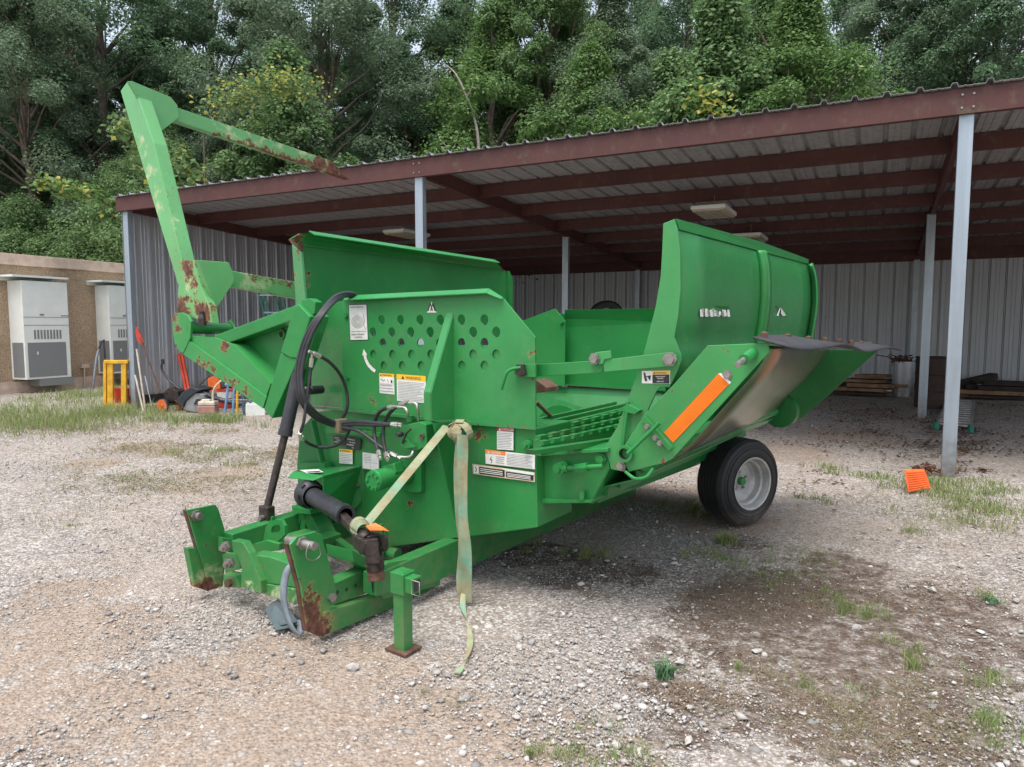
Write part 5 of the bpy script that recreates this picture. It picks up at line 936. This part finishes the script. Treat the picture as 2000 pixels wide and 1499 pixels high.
def tine(pts, uu, rust, fade):
    p = paint('tine_paint', (.11, .33, .12), speck=.64, rust=rust, fade=fade, grime=.6)
    a, b, c, e = [SP(x, y, uu) for x, y in pts]
    mb = MB(); mb.prism([a, b, c, e], -U*.075); mb.build('tine', p, mach, bevel=.004)
    return a, b
u1 = ug-.004
tine([(328, 204), (648, 315), (683, 351), (336, 234)], u1, [(SP(655, 330, u1), .13), (SP(675, 342, u1), .13), (SP(625, 324, u1), .10)]+[(SP(x, 251+(x-380)*.335, u1), .028+.03*(x-380)/240) for x in range(420, 620, 14)], [(SP(x, 232+(x-380)*.33, u1), .05+.05*(x-380)/240) for x in range(430, 650, 20)])
tine([(440, 527), (600, 555), (600, 587), (449, 560)], ut, [(SP(x, 527+(x-450)*.2, ut), .018+.02*((x*7)%5)/5) for x in range(490, 600, 9)]+[(SP(x, 583+(x-575)*.17, ut), .02) for x in (500, 530, 560)], [(SP(500, 545, ut), .1), (SP(550, 555, ut), .1), (SP(580, 560, ut), .08), (SP(470, 545, ut), .05)])
p_loader = paint('loader_paint', (.036, .25, .065), speck=.70, rust=[(FP(345, 625, vl-.05), .045), (FP(350, 645, vl-.05), .045), (FP(346, 688, vl-.05), .03), (FP(400, 712, vl-.05), .045), (FP(388, 705, vl-.05), .04), (FP(415, 722, vl-.05), .04), (FP(428, 728, vl-.05), .025), (FP(448, 745, vl-.05), .035), (FP(460, 752, vl-.05), .045), (FP(480, 767, vl-.05), .035), (FP(492, 775, vl-.05), .02), (FP(435, 676, vl-.05), .045), (FP(448, 684, vl), .03)], fade=[(FP(470, 770, vl), .06), (FP(352, 660, vl-.05), .03)])
mb = MB(); mb.prism(FL([(336, 622), (340, 612), (355, 611), (366, 616), (373, 628), (371, 661), (357, 691), (342, 678), (338, 655)], vl-.06), V*.02); mb.build('pivot_ear', p_loader, mach, bevel=BV)
mb = MB(); mb.prism(FL([(440, 632), (448, 625), (458, 642), (450, 660), (440, 655)], vl+.25), V*.02); mb.build('pivot_ear', p_loader, mach, bevel=BV)
mb = MB(); mb.tube([FP(362, 641, vl-.05), FP(450, 643, vl+.26)], .042, 16); mb.build('pivot_tube', m_green, mach)
mb = MB(); mb.lathe(FP(395, 628, vl-.03), ZZ, [(-.03, .03), (.02, .03), (.05, .02), (.07, .02), (.07, 0)], 8); mb.build('grease_plug', m_castdark, mach)
# lower arm: upper sloping face and front web
mb = MB(); mb.prism(FL([(365, 662), (380, 657), (419, 660), (458, 675), (529, 749), (519, 776)], vl-.04), V*.16); mb.prism(FL([(357, 692), (366, 664), (520, 776), (523, 768), (513, 798)], vl-.055), V*.17); mb.build('lower_arm', p_loader, mach, bevel=.004)
mb = MB(); mb.prism([FP(372, 656, vl+.20), FP(419, 657, vl+.20), FP(419, 659, vl-.04), FP(368, 661, vl-.04)], -ZZ*.01); mb.build('lower_arm_top', p_loader, mach)
mb = MB(); mb.prism(FL([(418, 656), (578, 596), (592, 620), (568, 627), (432, 675)], vl-.02), V*.16); mb.build('upper_brace', m_green, mach, bevel=.006)
mb = MB(); mb.prism(FL([(455, 672), (565, 628), (550, 700), (520, 760)], vl+.10), V*.012); mb.build('back_web', m_green, mach); mb = MB(); mb.beam(FP(455, 676, vl+.06), FP(530, 750, vl+.06), .03, .05, V); mb.build('web_rib', m_green, mach)
mb = MB(); mb.lathe(FP(552, 653, vl+.098), FW, [(0, .035), (.012, .035), (.012, .022), (-.0, .022), (-.0, 0)], 20, mis=[0, 0, 0, 1]); mb.build('web_bush', [m_green, m_ink], mach)
mb = MB(); mb.prism(FL([(548, 690), (566, 699), (583, 700), (531, 818), (515, 800)], vl-.05), V*.17); mb.build('tilt_post', m_green, mach, bevel=.006)
mb = MB(); mb.prism(FL([(582, 594), (606, 619), (580, 700), (566, 699), (548, 688), (566, 628), (572, 604)], vl-.06), V*.16); mb.build('tilt_post_head', m_green, mach, bevel=.006)
mb = MB(); mb.prism(FL([(588, 586), (604, 583), (616, 590), (614, 612), (604, 622), (592, 610)], vl-.03), V*.06); mb.build('head_block', m_green, mach, bevel=.004)
mb = MB(); mb.prism(FL([(604, 622), (618, 614), (616, 650), (592, 726), (582, 724)], vl+.0), V*.05); mb.build('back_post', m_dark, mach, bevel=.004)
# cylinder
vy = -.42
mb = MB(); a, b = FP(590, 700, vl+.02), FP(556, 852, vy); d = (b-a).normalized(); mb.lathe(a, d, [(0, 0), (0, .042), ((b-a).length-.04, .042), ((b-a).length-.04, .046), ((b-a).length, .046), ((b-a).length+.002, 0)], 24); mb.build('cylinder_barrel', m_black, mach)
e = FP(521, 997, vy-.13); mb = MB(); mb.tube([b, e], .024, 14); mb.build('cylinder_rod', m_castdark, mach)
mb = MB(); mb.box(e-ZZ*.02, U*.045, V*.03, ZZ*.05); mb.build('rod_yoke', m_castdark, mach, bevel=.008); mb = MB(); mb.lathe(e-ZZ*.04-V*.03, FW, [(0, .016), (.03, .016), (.03, 0)], 10); mb.build('yoke_pin', m_steel, mach)
mb = MB(); q = e-ZZ*.03; mb.prism([FP(512, 1008, vy-.14), FP(532, 1010, vy-.14), FP(528, 1060, vy-.14), FP(504, 1062, vy-.14)], V*.02); mb.build('cylinder_lug', m_green, mach)
# -- drive shaft shield, telescoping shaft
mb = MB(); tpl = [FP(562, 932, -.45), FP(574, 920, -.42), FP(640, 905, -.05), FP(706, 914, -.02), FP(706, 918, -.02), FP(631, 930, -.42)]
mb.prism([FP(574, 920, -.42), FP(600, 914, -.05), FP(706, 910, -.0), FP(631, 930, -.42)], -ZZ*.006); mb.prism([FP(574, 920, -.42), FP(562, 933, -.46), FP(612, 938, -.46), FP(631, 930, -.42)], -ZZ*.006)
mb.prism([FP(631, 930, -.42), FP(706, 912, -.0), FP(706, 980, -.0), FP(683, 1004, -.05), FP(632, 930+52, -.42)], -U*.006); mb.build('shaft_shield', m_green, mach, bevel=.002)
bolt_at(699, 949, -.02, .013)
add_label('shield_label', [FP(585, 919, -.36), FP(622, 917, -.30), FP(632, 923, -.36), FP(600, 925, -.42)], [('q', 0, 0, 1, 1, m_white), ('q', .1, .1, .9, .4, m_ink)], ZZ, mach)
s0, s1, s2, s3 = FP(607, 967, -.45), FP(650, 992, -.58), FP(672, 1012, -.66), FP(702, 1046, -.76)
dv = (s1-s0).normalized()
mb = MB(); mb.lathe(s0, dv, [(-.06, 0), (-.06, .085), (-.045, .092), (.0, .088), (.03, .072), (.05, .068)], 32); mb.build('shaft_cone', m_black, mach)
for k in range(7):
    t = 6.283*k/7; aa = dv.cross(ZZ).normalized(); bb = dv.cross(aa); mb = MB(); mb.box(s0+dv*.005+(aa*math.cos(t)+bb*math.sin(t))*.0805, dv*.018, (aa*-math.sin(t)+bb*math.cos(t))*.014, (aa*math.cos(t)+bb*math.sin(t))*.006); mb.build('cone_slot', simple('slot_dark', (.006, .006, .006), .7), mach)
mb = MB(); mb.lathe(s0, dv, [(.04, .052), (.06, .056), (.22, .054), (.34, .055), ((s2-s0).length-.05, .054), ((s2-s0).length-.05, .060), ((s2-s0).length, .056), ((s2-s0).length, .04)], 24); mb.build('shaft_guard', m_black, mach)
mb = MB(); d2 = (s3-s2).normalized(); mb.beam(s2-d2*.04, s3, .048, .048); mb.build('drive_shaft', m_castdark, mach, bevel=.01)
# universal joint
jc2 = FP(728, 1064, -.80)
def yoke(mb, c, d, ax, s):         # a fork: collar and two ears
    mb.lathe(c-d*(.085*s), d, [(-.03*s, .0), (-.03*s, .04*s), (.02*s, .042*s), (.035*s, .03*s), (.035*s, 0)], 18)
    for k in (-1, 1): o = c+ax*(k*.046*s); mb.box(o-d*.02*s, d*.055*s, ax*.012*s, d.cross(ax).normalized()*.032*s); mb.lathe(o-ax*.015*s, ax, [(0, 0), (0, .034*s), (.03*s, .034*s), (.03*s, 0)], 18)
ju = empty('universal_joint', jc2); ju.parent = mach; ju.matrix_parent_inverse = wmat(mach).inverted()
dd = (jc2-s3).normalized(); axx = dd.cross(ZZ).normalized(); mb = MB(); yoke(mb, jc2, dd, axx, 1.15); mb.build('upper_yoke', m_castdark, ju, bevel=.006)
dn = (jc2-FP(734, 1115, -.80)).normalized(); ax2 = V*1.0; ax2 = (V-dn*V.dot(dn)).normalized(); ax2 = (ax2*.8+dn.cross(ax2)*.6).normalized(); mb = MB(); yoke(mb, jc2, dn, ax2, 1.15); mb.build('lower_yoke', m_castdark, ju, bevel=.006)
mb = MB(); mb.lathe(jc2-axx*.055, axx, [(0, .018), (.11, .018)], 12); mb.lathe(jc2-ax2*.055, ax2, [(0, .018), (.11, .018)], 12); mb.build('cross_pin', m_castdark, ju)
cb = FP(733, 1112, -.80); mb = MB(); mb.lathe(cb, dn, [(-.055, .0), (-.055, .040), (-.05, .045), (-.02, .046), (-.018, .042), (.02, .042), (.022, .047), (.05, .047), (.052, 0)], 24); mb.build('spline_collar', m_rust, ju)
# -- hydraulic motor and valve
mo = empty('hydraulic_motor', FP(728, 940, -.25)); mo.parent = mach; mo.matrix_parent_inverse = wmat(mach).inverted()
mc = SP(728, 940, FP(800, 921, 0).dot(U)-U0); ml = (FP(800, 921, 0)-mc).length
mb = MB(); mb.lathe(mc, V, [(0, 0), (0, .062), (.012, .066), (.06, .066), (.062, .062), (ml-.06, .062), (ml-.06, .07), (ml, .07)], 28); mb.build('motor_body', m_green, mo)
for k in range(8): t = 6.283*k/8; mb = MB(); mb.bolt(mc+(U*math.cos(t)+ZZ*math.sin(t))*.045, FW, .010, .010); mb.build('motor_bolt', m_green_worn, mo)
mb = MB(); mb.prism(FL([(778, 898), (812, 893), (822, 905), (822, 962), (804, 963), (786, 958), (776, 940)], -.03), V*.04); mb.prism(FL([(745, 912), (770, 905), (773, 925), (750, 930)], -.20), V*.08); mb.build('motor_mount', m_green, mo, bevel=.004)
va = empty('valve_block', FP(800, 850, -.08)); va.parent = mach; va.matrix_parent_inverse = wmat(mach).inverted()
mb = MB(); mb.prism(FL([(781, 833), (819, 824), (832, 830), (834, 872), (812, 882), (781, 872)], -.10), V*.10); mb.prism(FL([(793, 812), (802, 812), (802, 826), (793, 827)], -.07), V*.04); mb.build('valve_body', m_green, va, bevel=.005)
mb = MB(); mb.lathe(FP(824, 853, -.105), FW, [(0, .018), (.006, .018), (.006, .01), (0, .0)], 14, mis=[0, 0, 1]); mb.build('port', [m_rust, m_ink], va); mb = MB(); mb.tube([FP(786, 866, -.13), FP(794, 846, -.14), FP(803, 838, -.13)], .007, 8); mb.build('valve_lever', m_castdark, va); mb = MB(); mb.lathe(FP(786, 848, -.12), FW, [(0, .014), (.03, .018), (.05, .012), (.05, 0)], 12); mb.build('lever_knob', m_black, va)
mb = MB(); mb.prism(FL([(783, 860), (789, 856), (805, 872), (808, 866), (811, 874), (790, 876), (783, 872)], -.12), V*.02); mb.build('valve_linkage', m_green, va)
# hoses
def hose(pts, vs, r=.012, nm='hose', fit=()):
    n = len(pts); P = [FP(x, y, vs[i] if isinstance(vs, (list, tuple)) else vs) for i, (x, y) in enumerate(pts)]; S = smooth(P, 6); mb = MB(); mb.tube(S, r, 9); o = mb.build(nm, m_hose, mach)
    for end in fit:
        a, b = (S[0], S[4]) if end == 0 else (S[-1], S[-5]); mb = MB(); dd = (b-a).normalized(); mb.tube([a-dd*.03, a], r*.8, 8); mb.tube([a, a+dd*.055], r*1.35, 6, sm=False); mb.build('hose_fitting', m_galvfit, o)
m_galvfit = simple('plated_fitting', (.50, .49, .45), .35, .8, .25, 20)
for i in range(3):
    k = i*5.5
    hose([(700-i*2, 583+i*3), (690-2*i, 574+i*3), (672, 573+i*3), (650+k*.3, 583+k*.6), (625+k*.8, 612), (600+k, 650), (585+k, 692), (578+k*1., 735), (583+k*1., 775), (600+k*.9, 803-k*.3), (625+k*.7, 822-k*.5), (660, 834-k*.7), (690+i*4, 834-k*.9) if i else (700, 842), (735+i*4, 833-k*.5) if i else (746, 875), (778, 826+i*3) if i else (776, 893)], [.03, -.03, -.10, -.22, -.40, -.46, -.48, -.50, -.50, -.44, -.30, -.18, -.15, -.14, -.14], .0125, fit=(1,))
hose([(611, 690), (640, 705), (663, 730), (676, 762), (678, 795), (668, 817), (655, 828)], [-.46, -.35, -.20, -.12, -.12, -.13, -.15], .0115, fit=(0,))
hose([(609, 700), (606, 730), (600, 770), (594, 820), (587, 845), (586, 855)], [-.46, -.46, -.48, -.5, -.5, -.48], .010, fit=(0, 1))
hose([(742, 892), (734, 865), (731, 838), (736, 812), (750, 799), (770, 795)], [-.22, -.14, -.10, -.10, -.11, -.12], .012, fit=(0, 1))
hose([(756, 895), (750, 868), (748, 843), (756, 815), (774, 795), (792, 787)], [-.22, -.12, -.08, -.08, -.09, -.10], .012, fit=(0, 1))
hose([(588, 853), (600, 865), (620, 873), (645, 873), (665, 865), (679, 848), (684, 835)], [-.40, -.3, -.2, -.16, -.13, -.12, -.15], .011, fit=(0,))
mb = MB(); mb.tube(smooth([FP(776, 893, -.14), FP(798, 893, -.12), FP(806, 885, -.11), FP(806, 878, -.09)]), .010, 8); mb.tube(smooth([FP(774, 795, -.12), FP(790, 797, -.12), FP(796, 806, -.12), FP(797, 815, -.08)]), .009, 8); mb.tube(smooth([FP(798, 787, -.1), FP(812, 789, -.1), FP(816, 800, -.1), FP(817, 822, -.06)]), .009, 8); mb.build('elbow_fitting', m_galvfit, va)
mb = MB(); mb.box(FP(666, 832, -.16), U*.022, V*.04, ZZ*.045); mb.build('hose_clamp', simple('clamp_tan', (.20, .155, .10), .7), mach, bevel=.006)
mb = MB(); mb.lathe(FP(607, 763, -.05), FW, [(-.1, 0), (-.1, .03), (.0, .03), (.01, .025), (.01, 0)], 18); mb.build('rubber_plug', m_black, mach)
for x, y in ((677, 617), (679, 738)): bolt_at(x, y, 0, .016, m_green)
mb = MB(); c = FP(1032, 869, .0); mb.lathe(c, FW, [(0, 0), (0, .03), (.03, .026), (.03, .012), (.045, .012), (.045, 0)], 14); mb.build('relief_bolt', m_green, mach)
# -- labels
WN = FW
add_label('diagram_label', FL([(681, 595), (717, 594), (720, 665), (684, 666)]), [('q', 0, 0, 1, 1, m_ink), ('q', .03, .02, .97, .98, m_white), ('t', 'CHANGE DIRECTION', .07, .90, .055, m_ink, .95)]+[('l', [(.46+(.02+.17*k/64)/.53*math.cos(k*.5), .52+(.02+.17*k/64)*math.sin(k*.5)) for k in range(0, 64)], .008, m_ink), ('l', [(.78, .72), (.84, .55), (.80, .42), (.90, .30)], .010, m_ink), ('l', [(.08, .25), (.92, .25)], .008, m_ink), ('t', 'UNROLL WITH BALE', .10, .15, .055, m_ink, .95), ('t', 'ROTATION', .28, .07, .055, m_ink)], WN, mach, 'white sign with a black bale spiral')
add_label('maker_emblem', FL([(834, 589), (853, 589), (853, 611), (834, 611)]), [('p', [(0, 0), (1, 0), (.5, 1)], m_white), ('l', [(.12, .12), (.38, .85)], .13, m_ink), ('l', [(.38, .8), (.60, .14)], .10, m_ink), ('l', [(.40, .14), (.62, .8)], .10, m_ink), ('l', [(.60, .85), (.88, .12)], .13, m_ink)], WN, mach, 'small black and white triangular emblem')
add_label('rotation_arrow', FL([(708, 682), (736, 682), (736, 727), (708, 727)]), [('l', [(.16, .80), (.24, .55), (.42, .32), (.66, .15), (.9, .03)], .15, m_white), ('p', [(.10, 1.0), (-.0, .72), (.36, .74)], m_white)], WN, mach, 'white curved arrow')
def warn(name, pts, top, word, n, lab=None, hdr=.2, ts=.14, extra=(), tx=.30):
    a = ((FP(*pts[1])-FP(*pts[0])).length)/((FP(*pts[0])-FP(*pts[3])).length)
    return add_label(name, FL(pts), [('q', 0, 0, 1, 1, m_white), ('q', 0, 1-hdr, 1, 1, top), tri(tx-.10, 1-hdr*.85, hdr*.65, a, m_ink if top != m_red else m_white), ('t', word, tx, 1-hdr*.80, ts, m_ink if top != m_red else m_white)]+lines(.05, .95, .05, .95-hdr, n)+list(extra), WN, mach, lab)
warn('warning_label', [(775, 731), (832, 735), (832, 788), (776, 783)], m_yellow, 'WARNING', 12, 'large yellow headed warning label', .2, .15, tx=.32)
warn('warning_label', [(741, 729), (770, 731), (771, 771), (742, 768)], m_yellow, 'WARNING', 5, 'small warning label with pictograms', .16, .13, [('q', .05, .5, .95, .82, m_white), ('l', [(.1, .72), (.3, .62), (.42, .7)], .03, m_ink), ('l', [(.55, .72), (.66, .56)], .025, m_ink), ('q', .8, .55, .9, .7, m_ink)], .22)
warn('warning_label', [(663, 877), (689, 879), (689, 907), (663, 905)], m_yellow, 'WARNING', 6, 'small warning label beside the shaft shield', .22, .16, tx=.2)
warn('danger_label', [(971, 833), (1003, 835), (1003, 880), (971, 878)], m_red, 'DANGER', 10, 'red headed danger label', .2, .16, tx=.28)
add_label('caution_label', FL([(948, 878), (1045, 889), (1045, 917), (949, 906)]), [('q', 0, 0, 1, 1, m_white), ('q', 0, .72, .42, 1, m_orange_lab), ('t', '▲ CAUTION', .04, .77, .2, m_white), ('l', [(.13, .55), (.10, .35), (.14, .2), (.11, .08)], .04, m_ink), ('l', [(.10, .38), (.15, .3)], .04, m_ink)]+lines(.22, .40, .1, .65, 4)+lines(.45, .97, .08, .92, 8), WN, mach, 'long orange and white caution label')
add_label('warning_strip', FL([(923, 906), (1045, 923), (1045, 942), (924, 926)]), [('q', 0, 0, 1, 1, simple('strip_tan', (.55, .46, .33), .6)), ('q', .02, .1, .10, .9, m_white), ('q', .115, .10, .53, .80, m_decal_dark), ('q', .55, .12, .98, .68, m_decal_dark), ('t', 'WARNING', .42, .80, .18, m_orange_lab), ('l', [(.05, .75), (.07, .5), (.05, .25)], .09, m_ink)]+[('q', .13, y, .50, y+.07, m_white) for y in (.25, .42, .6)]+[('q', .57, y, .94, y+.06, m_white) for y in (.22, .36, .5)]+[('p', [(.45, .98), (.99, .98), (.99, .70), (.56, .78)], m_white)], WN, mach, 'long black and tan warning strip')
for pts in ([(651, 852), (675, 853), (675, 871), (652, 869)], [(677, 853), (705, 858), (704, 880), (676, 876)]):
    add_label('data_plate', FL(pts, 0), [('q', 0, 0, 1, 1, m_decal_dark), ('t', 'HYDRAULIC', .08, .75, .17, m_white, .9), ('t', 'OIL LEVEL', .22, .52, .16, m_white), ('t', 'TRANSMISSION', .05, .3, .15, m_white, .8), ('t', 'OIL', .42, .08, .15, m_white)], WN, mach)
add_label('data_label', FL([(708, 883), (741, 887), (741, 920), (708, 916)]), [('q', 0, 0, 1, 1, m_grey_ink), ('q', .03, .03, .97, .97, m_white)]+lines(.1, .55, .5, .92, 5)+[('l', [(.1, .42), (.9, .42)], .02, m_grey_ink), ('l', [(.5, .1), (.5, .42)], .02, m_grey_ink)], WN, mach)
mb = MB(); mb.prism(FL([(636, 838), (640, 835), (742, 846), (742, 854), (636, 846)], -.03), V*.03); mb.build('label_shelf', m_green, mach)
add_label('pinch_label', FL([(1254, 725), (1309, 724), (1309, 750), (1254, 749)], .09), [('q', 0, 0, 1, 1, m_white), ('q', .38, .02, .98, .70, m_decal_dark), ('q', .38, .72, .98, .98, m_yellow), ('t', '▲WARNING', .41, .76, .19, m_ink), ('p', [(.06, .9), (.12, .85), (.2, .2), (.12, .15), (.08, .5)], m_ink), ('p', [(.2, .6), (.33, .65), (.3, .2), (.24, .4)], m_ink), ('l', [(.15, .55), (.3, .55)], .06, m_ink), ('t', 'PINCH POINT', .50, .50, .13, m_white), ('t', 'HAZARD', .55, .36, .13, m_white), ('t', 'KEEP OUT', .54, .12, .13, m_white)], WN, mach, 'warning label with crushing pictogram')
for (pts) in ():
    pass
# ------------------------------------------------------------------ straps and loose things on the machine
st = empty('tie_strap', FP(905, 840, -.08), 'faded green and tan webbing strap knotted on the front panel', 'strap')
def ribbon(P, wv, th=.003, nm='webbing', mt=None, tw=None):
    mb = MB(); n = len(P); A_ = [P[i]-(wv[i] if isinstance(wv, list) else wv) for i in range(n)]; B_ = [P[i]+(wv[i] if isinstance(wv, list) else wv) for i in range(n)]; mb.loft(A_, B_, 0, False, 3); return mb.build(nm, mt or m_strap, st, solid=th)
kn = FP(905, 842, -.10)
e0, e1 = FP(872, 834, -.14), FP(717, 1022, -.66); per = VV((e1-e0).z, 0, 0)
wd = (e1-e0).cross(FW).normalized()*.028
S = [e0.lerp(e1, t)-ZZ*.03*math.sin(math.pi*t)*.0 for t in np.linspace(0, 1, 12)]; ribbon([kn+U*0]+S, wd)
# knot: coils of webbing
for i in range(6):
    t0 = random.uniform(0, 6.28); ax = VV(random.gauss(0, 1), random.gauss(0, .5), random.gauss(0, .7)).normalized(); a1 = ax.cross(ZZ).normalized(); b1 = ax.cross(a1); R_ = .050+.007*i
    P = [kn-V*.03+(a1*math.cos(t0+t)*R_*1.15+b1*math.sin(t0+t)*R_*.8) for t in np.linspace(0, 5.6, 18)]; ribbon(P, ax*.024, .004, 'knot_coil')
mb = MB(); mb.lathe(kn-V*.03-ZZ*.06, ZZ, [(0, .02), (.02, .045), (.06, .052), (.10, .045), (.12, .01)], 14); mb.build('knot_core', simple('teal_webbing', (.16, .34, .26), .85, 0, .5, 14, .5, 80), st)
def hang(pts, v, wu, th=.004, ph=0):
    P = smooth(FL(pts, v), 5); n = len(P); wv = [U*wu+V*(.006*math.sin(i*.5+ph)) for i in range(n)]; P = [p+V*.006*math.sin(i*.4+ph) for i, p in enumerate(P)]; return P, wv
P, wv = hang([(903, 850), (902, 900), (905, 1000), (909, 1060), (911, 1120), (913, 1175)], -.22, .036); ribbon(P, wv, .004)
P, wv = hang([(897, 862), (893, 920), (897, 1000), (901, 1060), (899, 1120), (903, 1165)], -.19, .026, ph=2); ribbon(P, wv, .004)
tv = -.24; tail = [(905, 1160), (904, 1185), (912, 1215), (918, 1245), (916, 1275), (906, 1300), (893, 1322)]; vt = [tv-.0, tv-.05, tv-.15, tv-.3, tv-.45, tv-.58, tv-.66]
P = [FP(x, y, v) for (x, y), v in zip(tail, vt)]; P = [p if p.z > .01 else p+ZZ*(.012-p.z) for p in P]; P = smooth(P, 5); n = len(P); ribbon(P, [U*.016*math.cos(i*.22)+V*.016*math.sin(i*.22) for i in range(n)], .004)
mb = MB(); q = FP(706, 1034, -.76)
for k in range(4): c = q-d2*(.015*k-.02); aa = d2.cross(ZZ).normalized(); bb = d2.cross(aa); P = [c+d2*(.01*math.sin(t))+(aa*math.cos(t)+bb*math.sin(t))*(.040+.003*k) for t in np.linspace(0, 6.283, 18)]; mb.loft([p-d2*.018 for p in P], [p+d2*.018 for p in P], 0, True)
mb.build('strap_wrap', m_strap, st, solid=.004)
mb = MB(); tg = [FP(714, 1028, -.78), FP(733, 1022, -.74), FP(748, 1030, -.74), FP(760, 1038, -.76), FP(748, 1036, -.80), FP(722, 1036, -.82)]; mb.add(tg, [[0, 1, 2, 5], [2, 3, 4, 5]]); mb.build('orange_tag', m_orp, st, solid=.002)
# hanging ring of tube, scrap of rubber
P = smooth([FP(585, 1106, -1.02), FP(572, 1103, -1.02), (FP(560, 1118, -1.03)), FP(554, 1150, -1.03), FP(556, 1185, -1.03), FP(566, 1218, -1.03), FP(580, 1238, -1.02), FP(588, 1228, -1.0), FP(586, 1212, -.98)], 5)
mb = MB(); mb.loft([p-U*.024 for p in P], [p+U*.024 for p in P], 0, True); mb.build('belt_loop', simple('worn_blue_belt', (.19, .23, .27), .7, 0, .4, 5), label='bluish worn belt looped over the hitch cross beam and touching the gravel', cat='belt', solid=.006)
P = [GP(518, 1190, .05), GP(536, 1180, .09), GP(556, 1198, .06), GP(575, 1225, .01), GP(540, 1232, .01), GP(528, 1212, .02)]
mb = MB(); mb.add(P, [[0, 1, 2, 3, 4, 5]]); mb.add([p+VV(.01, .04, .01) for p in P], [[0, 1, 2, 3, 4, 5]]); mb.build('rubber_scrap', simple('dusty_rubber', (.07, .10, .11), .7), label='curled grey rubber flap lying on the gravel under the hitch', cat='rubber flap', solid=.006)
mb = MB(); mb.tube(smooth([FP(1166, 872, .8), FP(1180, 860, .8), FP(1192, 866, .7)]), .012, 6)
mb = MB(); mb.loft([SP(1150, 863, .7), SP(1168, 858, .7), SP(1180, 862, .7)], [SP(1165, 875, .85), SP(1178, 868, .85), SP(1186, 878, .85)], 0, True); mb.build('paper_scrap', m_white, label='white scrap of plastic lying on the green bed', cat='plastic scrap', solid=.002)
